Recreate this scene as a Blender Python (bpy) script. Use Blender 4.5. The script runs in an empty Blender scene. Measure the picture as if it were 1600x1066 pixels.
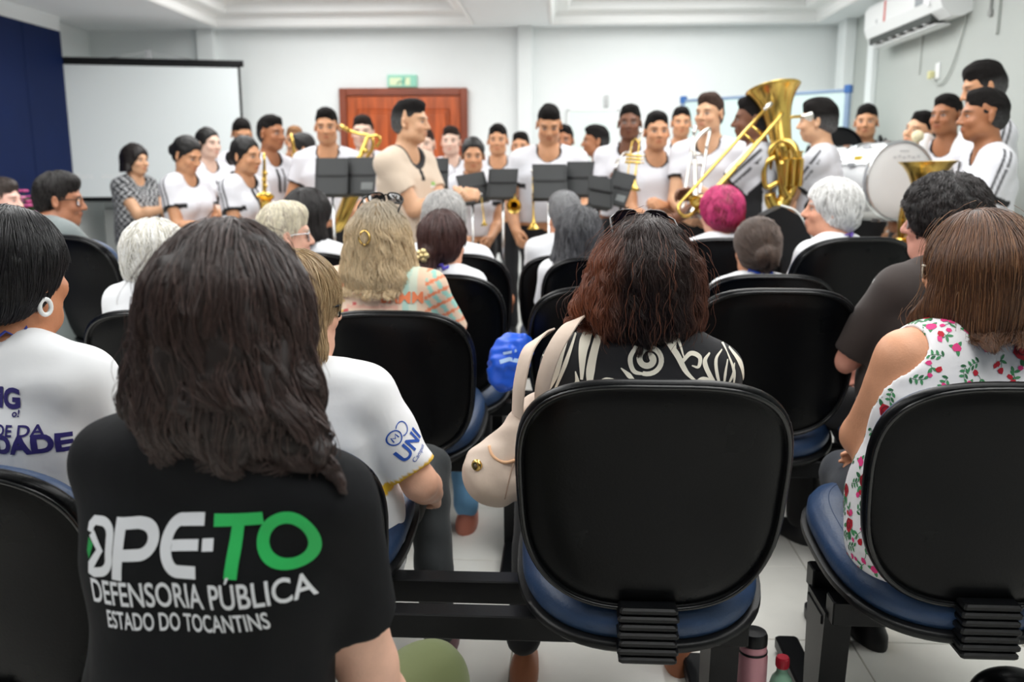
import bpy, bmesh, math, random
import numpy as np
from mathutils import Vector, Matrix
from mathutils.bvhtree import BVHTree
R = math.radians
F32 = np.float32
SC = bpy.context.scene
COL = SC.collection
rng = np.random.default_rng(7)

# ------------------------------------------------------------------ camera, exposure, world, lights
FPX, CAMZ, PITCH, YAW = 1400.0, 1.30, R(10.96), R(3.07)
cd = bpy.data.cameras.new('camera')
cd.sensor_width = 36.0
cd.lens = 36.0 * FPX / 1600.0
cd.clip_start = 0.05
cd.dof.use_dof = True
cd.dof.focus_distance = 1.78
cd.dof.aperture_fstop = 3.4
cam = bpy.data.objects.new('camera', cd)
COL.objects.link(cam)
cam.location = (0, 0, CAMZ)
cam.rotation_euler = (R(90) - PITCH, 0, YAW)
SC.camera = cam
SC.view_settings.view_transform = 'Standard'
SC.view_settings.look = 'None'
SC.view_settings.gamma = 1
SC.view_settings.use_curve_mapping = False
SC.view_settings.exposure = 0.42
SC.cycles.use_denoising = True
SC.cycles.max_bounces = 6
SC.cycles.diffuse_bounces = 5
SC.cycles.glossy_bounces = 3
SC.cycles.transparent_max_bounces = 6
SC.cycles.caustics_reflective = False
SC.cycles.caustics_refractive = False
SC.cycles.sample_clamp_indirect = 4.0
w = bpy.data.worlds.new('world')
w.use_nodes = True
w.node_tree.nodes['Background'].inputs[0].default_value = (0.9, 0.97, 1.0, 1)
w.node_tree.nodes['Background'].inputs[1].default_value = 0.25
SC.world = w


def area_light(x, y, z, sx, sy, power, col=(1, 1, 0.985)):
    l = bpy.data.lights.new('ceiling_panel_light', 'AREA')
    l.shape = 'RECTANGLE'
    l.size, l.size_y, l.energy, l.color = sx, sy, power, col
    o = bpy.data.objects.new('ceiling_panel_light', l)
    COL.objects.link(o)
    o.location = (x, y, z)
    return o


for lx in (-2.07, .95):
    area_light(lx, 6.55, 2.80, 1.7, 3.6, 62)
    area_light(lx, 3.0, 2.80, 1.7, 3.0, 55)
    area_light(lx, 0.3, 2.80, 1.7, 1.6, 40)

# ------------------------------------------------------------------ projection from the photograph
_cf = np.array((-math.sin(YAW) * math.cos(PITCH), math.cos(YAW) * math.cos(PITCH), -math.sin(PITCH)))
_cr = np.array((math.cos(YAW), math.sin(YAW), 0.0))
_cu = np.array((-math.sin(YAW) * math.sin(PITCH), math.cos(YAW) * math.sin(PITCH), math.cos(PITCH)))


def W(px, py, Y):
    """World point at room depth Y that stands at pixel (px, py) of the photograph."""
    d = _cf + _cr * (px - 800) / FPX + _cu * (533 - py) / FPX
    d = d * (Y / d[1])
    return np.array((d[0], d[1], d[2] + CAMZ))


def Wz(px, py, z):
    d = _cf + _cr * (px - 800) / FPX + _cu * (533 - py) / FPX
    t = (z - CAMZ) / d[2]
    return np.array((d[0] * t, d[1] * t, z))


def Wx(px, py, x):
    d = _cf + _cr * (px - 800) / FPX + _cu * (533 - py) / FPX
    t = x / d[0]
    return np.array((x, d[1] * t, CAMZ + d[2] * t))


# ------------------------------------------------------------------ object helpers
def tag(o, label=None, cat=None, group=None, kind=None):
    if label: o['label'] = label
    if cat: o['category'] = cat
    if group: o['group'] = group
    if kind: o['kind'] = kind
    return o


def empty(name, loc=(0, 0, 0), rz=0.0):
    o = bpy.data.objects.new(name, None)
    o.empty_display_size = 0.1
    COL.objects.link(o)
    o.location = loc
    o.rotation_euler = (0, 0, rz)
    return o


def link(name, me, mat, parent=None, loc=None, smooth=False):
    o = bpy.data.objects.new(name, me)
    COL.objects.link(o)
    if mat is not None:
        for m in (mat if isinstance(mat, (list, tuple)) else [mat]):
            me.materials.append(m)
    if parent is not None: o.parent = parent
    if loc is not None: o.location = loc
    if smooth: me.polygons.foreach_set('use_smooth', np.ones(len(me.polygons), bool))
    return o


def dup(root, loc=None, rz=None):
    r = root.copy()
    COL.objects.link(r)
    if loc is not None: r.location = loc
    if rz is not None: r.rotation_euler = (0, 0, rz)
    for ch in list(root.children):
        c = ch.copy(); COL.objects.link(c); c.parent = r
        for g in list(ch.children):
            d = g.copy(); COL.objects.link(d); d.parent = c
    return r


def np_mesh(name, V, Fq, smooth=True, col=None, midx=None):
    """Mesh from numpy verts and an (n,k) face array or a list of faces."""
    me = bpy.data.meshes.new(name)
    V = np.asarray(V, F32).reshape(-1, 3)
    if isinstance(Fq, np.ndarray):
        n, k = Fq.shape
        loops = Fq.reshape(-1).astype(np.int32)
        starts = np.arange(n, dtype=np.int32) * k
    else:
        n = len(Fq)
        lens = np.array([len(f) for f in Fq], np.int32)
        loops = np.concatenate([np.asarray(f, np.int32) for f in Fq]) if n else np.zeros(0, np.int32)
        starts = np.concatenate([[0], np.cumsum(lens)[:-1]]).astype(np.int32) if n else np.zeros(0, np.int32)
    me.vertices.add(len(V)); me.vertices.foreach_set('co', V.ravel())
    me.loops.add(len(loops)); me.loops.foreach_set('vertex_index', loops)
    me.polygons.add(n); me.polygons.foreach_set('loop_start', starts)
    if midx is not None: me.polygons.foreach_set('material_index', np.asarray(midx, np.int32))
    me.polygons.foreach_set('use_smooth', np.full(n, smooth, bool))
    if col is not None:
        a = me.attributes.new('Col', 'FLOAT_COLOR', 'POINT')
        c = np.ones((len(V), 4), F32); c[:, :3] = col
        a.data.foreach_set('color', c.ravel())
    me.update(calc_edges=True)
    return me


class MB:
    """Collects simple shapes into one mesh."""
    def __init__(s): s.v, s.f, s.n = [], [], 0

    def add(s, V, Fs):
        V = np.asarray(V, float).reshape(-1, 3)
        s.v.append(V)
        s.f += [[i + s.n for i in f] for f in Fs]
        s.n += len(V)
        return s

    def box(s, lo, hi, bev=0.0):
        (x0, y0, z0), (x1, y1, z1) = lo, hi
        if bev <= 0:
            V = [(x, y, z) for x in (x0, x1) for y in (y0, y1) for z in (z0, z1)]
            return s.add(V, [(0, 1, 3, 2), (4, 6, 7, 5), (0, 4, 5, 1), (2, 3, 7, 6), (0, 2, 6, 4), (1, 5, 7, 3)])
        b = bev
        prof = [(b, z0), (0, z0 + b), (0, z1 - b), (b, z1)]
        V, Fs = [], []
        for ins, z in prof:
            xa, xb, ya, yb = x0 + ins, x1 - ins, y0 + ins, y1 - ins
            c = b
            V += [(xa + c, ya, z), (xb - c, ya, z), (xb, ya + c, z), (xb, yb - c, z), (xb - c, yb, z), (xa + c, yb, z), (xa, yb - c, z), (xa, ya + c, z)]
        for k in range(3):
            for i in range(8):
                j = (i + 1) % 8
                Fs.append((k * 8 + i, k * 8 + j, k * 8 + 8 + j, k * 8 + 8 + i))
        Fs.append(tuple(range(7, -1, -1))); Fs.append(tuple(range(24, 32)))
        return s.add(V, Fs)

    def obox(s, c, ax, ay, az):
        """oriented box: centre and three half axes"""
        c, ax, ay, az = map(np.array, (c, ax, ay, az))
        V = [c + i * ax + j * ay + k * az for i in (-1, 1) for j in (-1, 1) for k in (-1, 1)]
        return s.add(V, [(0, 1, 3, 2), (4, 6, 7, 5), (0, 4, 5, 1), (2, 3, 7, 6), (0, 2, 6, 4), (1, 5, 7, 3)])

    def tube(s, pts, r, seg=10, closed=False, cap=True, flat=None):
        pts = np.asarray(pts, float)
        n = len(pts)
        rs = np.full(n, r, float) if np.isscalar(r) else np.asarray(r, float)
        T = np.gradient(pts, axis=0) if not closed else (np.roll(pts, -1, 0) - np.roll(pts, 1, 0))
        T /= np.linalg.norm(T, axis=1)[:, None] + 1e-12
        up = np.array((0, 0, 1.0)) if abs(T[0][2]) < .9 else np.array((1.0, 0, 0))
        N = np.cross(T[0], up); N /= np.linalg.norm(N)
        V = []
        a = np.arange(seg) * 2 * math.pi / seg
        for i in range(n):
            N = N - T[i] * N.dot(T[i]); N /= np.linalg.norm(N) + 1e-12
            B = np.cross(T[i], N)
            fl = 1.0 if flat is None else flat
            V.append(pts[i] + rs[i] * (np.cos(a)[:, None] * N + fl * np.sin(a)[:, None] * B))
        V = np.concatenate(V)
        Fs = []
        for i in range(n if closed else n - 1):
            i2 = (i + 1) % n
            for k in range(seg):
                k2 = (k + 1) % seg
                Fs.append((i * seg + k, i * seg + k2, i2 * seg + k2, i2 * seg + k))
        if cap and not closed:
            Fs.append(tuple(range(seg - 1, -1, -1)))
            Fs.append(tuple((n - 1) * seg + k for k in range(seg)))
        return s.add(V, Fs)

    def lathe(s, prof, o=(0, 0, 0), axis=(0, 0, 1), seg=24, cap=False):
        """prof: list of (radius, height along axis)"""
        o = np.asarray(o, float); ax = np.asarray(axis, float); ax = ax / np.linalg.norm(ax)
        up = np.array((0, 0, 1.0)) if abs(ax[2]) < .9 else np.array((1.0, 0, 0))
        N = np.cross(up, ax); N /= np.linalg.norm(N); B = np.cross(ax, N)
        a = np.arange(seg) * 2 * math.pi / seg
        ring = np.cos(a)[:, None] * N + np.sin(a)[:, None] * B
        V = np.concatenate([o + ax * h + r * ring for r, h in prof])
        Fs = []
        for i in range(len(prof) - 1):
            for k in range(seg):
                k2 = (k + 1) % seg
                Fs.append((i * seg + k, i * seg + k2, (i + 1) * seg + k2, (i + 1) * seg + k))
        if cap:
            Fs.append(tuple(range(seg - 1, -1, -1)))
            Fs.append(tuple((len(prof) - 1) * seg + k for k in range(seg)))
        return s.add(V, Fs)

    def sphere(s, c, r, seg=14, rings=9, rad=None):
        V, Fs = [], []
        rx, ry, rz = rad if rad is not None else (r, r, r)
        for i in range(rings + 1):
            th = math.pi * i / rings
            for k in range(seg):
                ph = 2 * math.pi * k / seg
                V.append((c[0] + rx * math.sin(th) * math.cos(ph), c[1] + ry * math.sin(th) * math.sin(ph), c[2] - rz * math.cos(th)))
        for i in range(rings):
            for k in range(seg):
                k2 = (k + 1) % seg
                Fs.append((i * seg + k, i * seg + k2, (i + 1) * seg + k2, (i + 1) * seg + k))
        return s.add(V, Fs)

    def rings(s, loops, closed_ends=True):
        """stack of equal-length closed loops"""
        k = len(loops[0])
        V = np.concatenate([np.asarray(l, float) for l in loops])
        Fs = []
        for i in range(len(loops) - 1):
            for a in range(k):
                b = (a + 1) % k
                Fs.append((i * k + a, i * k + b, (i + 1) * k + b, (i + 1) * k + a))
        if closed_ends:
            Fs.append(tuple(range(k - 1, -1, -1)))
            Fs.append(tuple((len(loops) - 1) * k + a for a in range(k)))
        return s.add(V, Fs)

    def map(s, fn):
        s.v = [fn(np.concatenate(s.v))] if s.v else []
        return s

    def build(s, name, mat, parent=None, smooth=False, loc=None, angle=None):
        V = np.concatenate(s.v) if s.v else np.zeros((0, 3))
        me = np_mesh(name, V, s.f, smooth=smooth)
        bm = bmesh.new(); bm.from_mesh(me)
        bmesh.ops.recalc_face_normals(bm, faces=bm.faces)
        if smooth and angle:
            for e in bm.edges:
                if len(e.link_faces) == 2 and e.calc_face_angle(0) > R(angle): e.smooth = False
        bm.to_mesh(me); bm.free()
        return link(name, me, mat, parent, loc)


def bez(pts, n=40):
    """smooth Catmull-Rom polyline through points"""
    P = np.asarray(pts, float)
    P = np.vstack([2 * P[0] - P[1], P, 2 * P[-1] - P[-2]])
    out = []
    m = len(P) - 3
    for i in range(m):
        k = max(2, n // m)
        t = np.linspace(0, 1, k, endpoint=(i == m - 1))[:, None]
        a, b, c, d = P[i:i + 4]
        out.append(0.5 * (2 * b + (c - a) * t + (2 * a - 5 * b + 4 * c - d) * t ** 2 + (3 * b - a - 3 * c + d) * t ** 3))
    return np.concatenate(out)


# ------------------------------------------------------------------ materials
_M = {}


def srgb(r, g, b):
    f = lambda c: (c / 255 / 12.92) if c / 255 <= 0.04045 else ((c / 255 + 0.055) / 1.055) ** 2.4
    return (f(r), f(g), f(b))


def mat(name, col=(.5, .5, .5), rough=.5, metal=0.0, bump=0.0, bscale=60, vary=0.0, vscale=6, stretch=None, attr=False,
        coat=0.0, trans=0.0, ior=1.45, emit=None, spec=None, sheen=0.0, alpha=1.0, rvary=0.0):
    if name in _M: return _M[name]
    m = bpy.data.materials.new(name); m.use_nodes = True
    nt = m.node_tree; N, L = nt.nodes, nt.links
    b = N['Principled BSDF']
    b.inputs['Base Color'].default_value = (*col, 1)
    b.inputs['Roughness'].default_value = rough
    b.inputs['Metallic'].default_value = metal
    b.inputs['IOR'].default_value = ior
    if coat: b.inputs['Coat Weight'].default_value = coat
    if trans: b.inputs['Transmission Weight'].default_value = trans
    if spec is not None: b.inputs['Specular IOR Level'].default_value = spec
    if sheen: b.inputs['Sheen Weight'].default_value = sheen
    if alpha < 1: b.inputs['Alpha'].default_value = alpha
    if emit:
        b.inputs['Emission Color'].default_value = (*emit[:3], 1)
        b.inputs['Emission Strength'].default_value = emit[3]
    tc = N.new('ShaderNodeTexCoord'); co = tc.outputs['Object']
    if stretch:
        mp = N.new('ShaderNodeMapping'); mp.inputs['Scale'].default_value = stretch
        L.new(co, mp.inputs['Vector']); co = mp.outputs['Vector']
    src = None
    if attr:
        at = N.new('ShaderNodeAttribute'); at.attribute_name = 'Col'
        src = at.outputs['Color']
        L.new(src, b.inputs['Base Color'])
    if vary:
        n = N.new('ShaderNodeTexNoise'); n.inputs['Scale'].default_value = vscale; n.inputs['Detail'].default_value = 4
        L.new(co, n.inputs['Vector'])
        mr = N.new('ShaderNodeMapRange')
        mr.inputs['From Min'].default_value, mr.inputs['From Max'].default_value = .3, .7
        mr.inputs['To Min'].default_value, mr.inputs['To Max'].default_value = 1 - vary, 1 + vary
        L.new(n.outputs['Fac'], mr.inputs['Value'])
        mx = N.new('ShaderNodeVectorMath'); mx.operation = 'SCALE'
        if src is not None: L.new(src, mx.inputs[0])
        else: mx.inputs[0].default_value = col
        L.new(mr.outputs['Result'], mx.inputs['Scale'])
        L.new(mx.outputs['Vector'], b.inputs['Base Color'])
    if rvary:
        n = N.new('ShaderNodeTexNoise'); n.inputs['Scale'].default_value = vscale * 1.7; n.inputs['Detail'].default_value = 5
        L.new(co, n.inputs['Vector'])
        mr = N.new('ShaderNodeMapRange')
        mr.inputs['From Min'].default_value, mr.inputs['From Max'].default_value = .3, .7
        mr.inputs['To Min'].default_value, mr.inputs['To Max'].default_value = rough - rvary, rough + rvary
        L.new(n.outputs['Fac'], mr.inputs['Value']); L.new(mr.outputs['Result'], b.inputs['Roughness'])
    if bump:
        n = N.new('ShaderNodeTexNoise'); n.inputs['Scale'].default_value = bscale; n.inputs['Detail'].default_value = 3
        L.new(co, n.inputs['Vector'])
        bp = N.new('ShaderNodeBump'); bp.inputs['Strength'].default_value = bump; bp.inputs['Distance'].default_value = .004
        L.new(n.outputs['Fac'], bp.inputs['Height']); L.new(bp.outputs['Normal'], b.inputs['Normal'])
    _M[name] = m
    return m


def hair_mat(col, kind='cap'):
    key = 'hair_%s_%d_%d_%d' % (kind, *(int(c * 2000) for c in col))
    if key in _M: return _M[key]
    if kind == 'crop':
        return mat('cropped_hair', (.02, .02, .02), .9, bump=1.0, bscale=130, vary=.4, vscale=110, spec=.25, attr=True)
    if kind == 'cap':
        return mat(key, tuple(c * .6 for c in col), .55, bump=.6, bscale=40, vary=.35, vscale=45, stretch=(1, 1, .25))
    m = bpy.data.materials.new(key); m.use_nodes = True
    nt = m.node_tree; N, L = nt.nodes, nt.links
    h = N['Principled BSDF']
    h.inputs['Roughness'].default_value = .36
    h.inputs['Specular IOR Level'].default_value = .58
    at = N.new('ShaderNodeAttribute'); at.attribute_name = 'Col'
    L.new(at.outputs['Color'], h.inputs['Base Color'])
    _M[key] = m
    return m


M_SKIN = mat('skin', attr=True, rough=.48, bump=.12, bscale=220, vary=.06, vscale=30)
M_CLOTH = mat('cloth', attr=True, rough=.85, bump=.45, bscale=16, sheen=.1)
M_CLOTH_DARK = mat('dark_cloth', attr=True, rough=.8, bump=.3, bscale=30)
M_BLACKPLAST = mat('black_plastic', srgb(15, 16, 18), .38, bump=.1, bscale=300, spec=.3)
M_BLACKLEATHER = mat('black_leatherette', srgb(9, 10, 12), .31, bump=.08, bscale=170, vary=.2, vscale=5, rvary=.07, spec=.15)
M_BLUELEATHER = mat('blue_leatherette', srgb(36, 58, 90), .42, bump=.2, bscale=150, vary=.14, vscale=9, rvary=.05)
M_PIPING = mat('black_piping', srgb(16, 17, 19), .22)
M_STEELBLACK = mat('black_painted_steel', srgb(15, 16, 18), .4, bump=.05, bscale=200, spec=.25)
M_BRASS = mat('brass', srgb(222, 188, 100), .24, metal=1.0, vary=.12, vscale=14)
M_SILVER = mat('silver_plate', srgb(225, 222, 215), .18, metal=1.0)
M_CHROME = mat('chrome', srgb(215, 218, 220), .12, metal=1.0)
M_GOLD = mat('gold_metal', srgb(222, 186, 110), .25, metal=1.0)
M_WHITEPL = mat('white_plastic', srgb(236, 238, 238), .35)
M_BLACKSHEET = mat('black_stand_metal', srgb(52, 54, 55), .55)
M_PAPER = mat('paper', srgb(235, 236, 232), .8)
M_LENS_CLEAR = mat('clear_lens', (.95, .97, .98), .03, trans=1.0, ior=1.1)
M_LENS_DARK = mat('dark_lens', srgb(30, 26, 40), .08, spec=.8)
# ------------------------------------------------------------------ distance fields -> smooth closed meshes
def rc(a, b, ra, rb=None, k=.03, flat=None, op='+'):
    return dict(t='rc', a=np.asarray(a, float), b=np.asarray(b, float), ra=ra, rb=ra if rb is None else rb, k=k, flat=flat, op=op)


def el(c, r, M=None, k=.03, op='+'):
    return dict(t='el', c=np.asarray(c, float), r=np.asarray(r, float), M=np.eye(3) if M is None else np.asarray(M), k=k, op=op)


def plane(p, n, k=.0):
    """keep the side where (x-p).n < 0"""
    return dict(t='pl', p=np.asarray(p, float), n=np.asarray(n, float), k=k, op='&')


def cut(prims, p, n, k=.004):
    """a small union cut by a plane, added as one"""
    return dict(t='cut', prims=prims, p=np.asarray(p, float), n=np.asarray(n, float), ck=k, k=prims[0]['k'], op='+')


def prim_d(q, X, Y, Z):
    if q['t'] == 'rc':
        a = q['a']; ba = q['b'] - a
        bb = max(float(ba @ ba), 1e-10)
        px, py, pz = X - F32(a[0]), Y - F32(a[1]), Z - F32(a[2])
        t = (px * F32(ba[0] / bb) + py * F32(ba[1] / bb)) + pz * F32(ba[2] / bb)
        t = np.clip(t, 0, 1)
        qx, qy, qz = px - t * F32(ba[0]), py - t * F32(ba[1]), pz - t * F32(ba[2])
        d2 = qx * qx + qy * qy + qz * qz
        if q['flat'] is not None:
            f, s = q['flat']
            pf = qx * F32(f[0]) + qy * F32(f[1]) + qz * F32(f[2])
            d2 = d2 + pf * pf * F32(s * s - 1)
        return np.sqrt(d2) - (F32(q['ra']) + F32(q['rb'] - q['ra']) * t)
    if q['t'] == 'el':
        c, r, M = q['c'], q['r'], q['M']
        px, py, pz = X - F32(c[0]), Y - F32(c[1]), Z - F32(c[2])
        k0 = k1 = 0
        for i in range(3):
            u = px * F32(M[0][i]) + py * F32(M[1][i]) + pz * F32(M[2][i])
            u = u * F32(1 / r[i]); k0 = k0 + u * u
            u = u * F32(1 / r[i]); k1 = k1 + u * u
        k0 = np.sqrt(k0)
        return k0 * (k0 - 1) / (np.sqrt(k1) + F32(1e-6))
    if q['t'] == 'pl':
        p, n = q['p'], q['n']
        return (X - F32(p[0])) * F32(n[0]) + (Y - F32(p[1])) * F32(n[1]) + (Z - F32(p[2])) * F32(n[2])
    if q['t'] == 'cut':
        d = prim_d(q['prims'][0], X, Y, Z)
        for s in q['prims'][1:]: d = smin(d, prim_d(s, X, Y, Z), s['k'])
        p, n = q['p'], q['n']
        pd = (X - F32(p[0])) * F32(n[0]) + (Y - F32(p[1])) * F32(n[1]) + (Z - F32(p[2])) * F32(n[2])
        return np.maximum(d, pd)


def prim_box(q):
    if q['t'] == 'rc':
        r = max(q['ra'], q['rb'])
        return np.minimum(q['a'], q['b']) - r, np.maximum(q['a'], q['b']) + r
    if q['t'] == 'el':
        e = np.sqrt(((np.asarray(q['M']) * q['r']) ** 2).sum(1))
        return q['c'] - e, q['c'] + e
    if q['t'] == 'cut':
        bs = [prim_box(s) for s in q['prims']]
        return np.min([b[0] for b in bs], 0), np.max([b[1] for b in bs], 0)
    return None


def smin(a, b, k):
    if k <= 0: return np.minimum(a, b)
    h = np.maximum(F32(k) - np.abs(a - b), 0) * F32(1 / k)
    return np.minimum(a, b) - h * h * F32(k * .25)


def smax(a, b, k): return -smin(-a, -b, k)


def axis_pts(lo, hi, h, fine, hf):
    """non-uniform axis: step hf inside the fine intervals, h elsewhere"""
    out = [lo]
    x = lo
    while x < hi:
        st = h
        for a, b in fine:
            if a - h <= x <= b: st = hf
        x += st
        out.append(x)
    return np.array(out, F32)


def field(prims, h, fine=(), hf=None, noise=None, pad=.02):
    bs = [prim_box(q) for q in prims if q['op'] == '+']
    lo = np.min([b[0] for b in bs], 0) - pad - h
    hi = np.max([b[1] for b in bs], 0) + pad + h
    ax = [axis_pts(lo[i], hi[i], h, [(f[0][i], f[1][i]) for f in fine], hf or h) for i in range(3)]
    X, Y, Z = ax[0][:, None, None], ax[1][None, :, None], ax[2][None, None, :]
    D = np.full((len(ax[0]), len(ax[1]), len(ax[2])), F32(.5))
    for q in prims:
        b = prim_box(q)
        if b is None:
            D = smax(D, prim_d(q, X, Y, Z), q['k']); continue
        m = max(q['k'], h * 1.5) + h + .004
        sl = []
        for i in range(3):
            i0 = int(np.searchsorted(ax[i], b[0][i] - m)); i1 = int(np.searchsorted(ax[i], b[1][i] + m))
            sl.append(slice(max(i0, 0), max(i1, 0)))
        if any(s.stop - s.start < 1 for s in sl): continue
        sl = tuple(sl)
        d = prim_d(q, X[sl[0]], Y[:, sl[1]], Z[:, :, sl[2]])
        if q['op'] == '+': D[sl] = smin(D[sl], d, q['k'])
        elif q['op'] == '-': D[sl] = smax(D[sl], -d, q['k'])
    if noise is not None: D = D + noise(X, Y, Z).astype(F32)
    return D, ax


_EDG = [(0, 1), (2, 3), (4, 5), (6, 7), (0, 2), (1, 3), (4, 6), (5, 7), (0, 4), (1, 5), (2, 6), (3, 7)]
_CRN = np.array([(i, j, k) for i in (0, 1) for j in (0, 1) for k in (0, 1)])   # index = 4i+2j+k


def surface_nets(D, ax, relax=1):
    S = D < 0
    nx, ny, nz = D.shape
    cnt = np.zeros((nx - 1, ny - 1, nz - 1), np.int8)
    for i, j, k in _CRN: cnt += S[i:nx - 1 + i, j:ny - 1 + j, k:nz - 1 + k]
    act = (cnt > 0) & (cnt < 8)
    idx = np.argwhere(act)
    vid = np.full(act.shape, -1, np.int32)
    vid[act] = np.arange(len(idx))
    vals = np.stack([D[idx[:, 0] + c[0], idx[:, 1] + c[1], idx[:, 2] + c[2]] for c in _CRN], 1)
    acc = np.zeros((len(idx), 3), F32); num = np.zeros(len(idx), F32)
    for a, b in _EDG:
        va, vb = vals[:, a], vals[:, b]
        cr = (va < 0) != (vb < 0)
        t = np.where(cr, va / np.where(cr, va - vb, 1), 0)
        p = _CRN[a][None, :] + t[:, None] * (_CRN[b] - _CRN[a])[None, :]
        acc += np.where(cr[:, None], p, 0); num += cr
    loc = acc / num[:, None]
    V = np.empty_like(loc)
    for i in range(3):
        a = ax[i]; st = np.diff(a)
        V[:, i] = a[idx[:, i]] + loc[:, i] * st[idx[:, i]]
    quads = []
    for axn in range(3):
        sl0 = [slice(1, -1)] * 3; sl1 = [slice(1, -1)] * 3
        sl0[axn] = slice(0, -1); sl1[axn] = slice(1, None)
        A, B = S[tuple(sl0)], S[tuple(sl1)]
        e = np.argwhere(A != B)
        if not len(e): continue
        inside = A[e[:, 0], e[:, 1], e[:, 2]]
        off = np.ones(3, int); off[axn] = 0
        e = e + off
        u, v = [(1, 2), (2, 0), (0, 1)][axn]
        def g(du, dv):
            c = e.copy(); c[:, u] += du; c[:, v] += dv
            return vid[c[:, 0], c[:, 1], c[:, 2]]
        q = np.stack([g(-1, -1), g(0, -1), g(0, 0), g(-1, 0)], 1)
        q[~inside] = q[~inside][:, ::-1]
        quads.append(q)
    Q = np.concatenate(quads) if quads else np.zeros((0, 4), np.int32)
    for _ in range(relax):
        s = np.zeros_like(V); n = np.zeros(len(V), F32)
        for k in range(4):
            a, b = Q[:, k], Q[:, (k + 1) % 4]
            for c in range(3):
                s[:, c] += np.bincount(a, V[b, c], len(V)) + np.bincount(b, V[a, c], len(V))
            n += np.bincount(a, minlength=len(V)) + np.bincount(b, minlength=len(V))
        V = .5 * V + .5 * s / np.maximum(n, 1)[:, None]
    return V.astype(F32), Q.astype(np.int32)


def eval_pts(prims, P):
    """distance at loose points (n,3)"""
    P = P.astype(F32)
    X, Y, Z = P[:, 0], P[:, 1], P[:, 2]
    D = np.full(len(P), F32(.5))
    for q in prims:
        d = prim_d(q, X, Y, Z)
        if q['op'] == '+': D = smin(D, d, q['k'])
        elif q['op'] == '-': D = smax(D, -d, q['k'])
        else: D = smax(D, d, q['k'])
    return D


def fold_noise(amp, sc=1.0, ph=0.0, drop=(0, 0, 1)):
    def f(X, Y, Z):
        a = np.sin(F32(17 * sc) * X + F32(9 * sc) * Z + F32(ph) + F32(1.6) * np.sin(F32(11 * sc) * Z + F32(6 * sc) * Y + F32(ph * 2)))
        b = np.sin(F32(23 * sc) * Y - F32(13 * sc) * Z + F32(ph * 1.7) + F32(1.3) * np.sin(F32(14 * sc) * X + F32(ph)))
        c = np.sin(F32(37 * sc) * (X + Y) + F32(31 * sc) * Z + F32(2.1) * np.sin(F32(19 * sc) * (X - Z) + F32(ph)))
        return F32(amp) * (a * b * F32(.8) + c * F32(.35))
    return f
# ------------------------------------------------------------------ people
def unit(v):
    v = np.asarray(v, float); return v / (np.linalg.norm(v) + 1e-12)


def rot(axis, a):
    axis = unit(axis); c, s_ = math.cos(a), math.sin(a); x, y, z = axis; C = 1 - c
    return np.array([[c + x * x * C, x * y * C - z * s_, x * z * C + y * s_], [y * x * C + z * s_, c + y * y * C, y * z * C - x * s_], [z * x * C - y * s_, z * y * C + x * s_, c + z * z * C]])


def ik(S, T, a, b, pole):
    d = T - S; L = np.linalg.norm(d)
    if L > (a + b) * .995:
        T = S + d / L * (a + b) * .995; d = T - S; L = np.linalg.norm(d)
    L = max(L, abs(a - b) + .02)
    x = (a * a - b * b + L * L) / (2 * L)
    h = math.sqrt(max(a * a - x * x, 0))
    u = d / np.linalg.norm(d)
    p = pole - u * pole.dot(u); p = unit(p)
    return S + u * x + p * h, T


SK = dict(light=srgb(232, 190, 165), pale=srgb(226, 190, 170), tan=srgb(205, 150, 112), brown=srgb(166, 110, 76), dark=srgb(118, 76, 54), olive=srgb(216, 168, 132))
BLK = srgb(24, 24, 27)
WHT = srgb(224, 224, 230)


def hand_prims(w, d, n, right, s, curl, spread=0.0):
    d = unit(d); n = unit(n - d * np.dot(n, d)); th = np.cross(d, n) * (1 if right else -1)
    P = []
    for i in range(4):
        off = th * (.028 - .0185 * i) * s
        kn = w + (d * (.088 - .004 * abs(i - 1.2)) + 0 * n) * s + off
        P.append(rc(w + off * .55, kn, .0155 * s, .0125 * s, k=.014))
        L = [.070, .078, .073, .058][i] * s
        dd = unit(d + th * (.028 - .0185 * i) * spread * 12); p = kn; c = curl * (1 + .08 * i)
        for fr, ang, r0, r1 in ((.45, .62, .0098, .009), (.31, .85, .009, .0082), (.24, .6, .0082, .0068)):
            lat = np.cross(d, n)
            dd = rot(lat, ang * c) @ dd
            q = p + dd * L * fr
            P.append(rc(p, q, r0 * s, r1 * s, k=.005)); p = q
    b0 = w + (d * .022 + th * .022) * s
    b1 = b0 + (d * .033 + th * .026 + n * .012) * s
    b2 = b1 + unit(d * .8 + th * (.35 - .5 * curl) + n * .5 * curl) * .034 * s
    b3 = b2 + unit(d + n * .6 * curl - th * .3 * curl) * .026 * s
    P += [rc(b0, b1, .0155 * s, .0125 * s, k=.016), rc(b1, b2, .0115 * s, .0102 * s, k=.006), rc(b2, b3, .0102 * s, .0082 * s, k=.005)]
    return P


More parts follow.
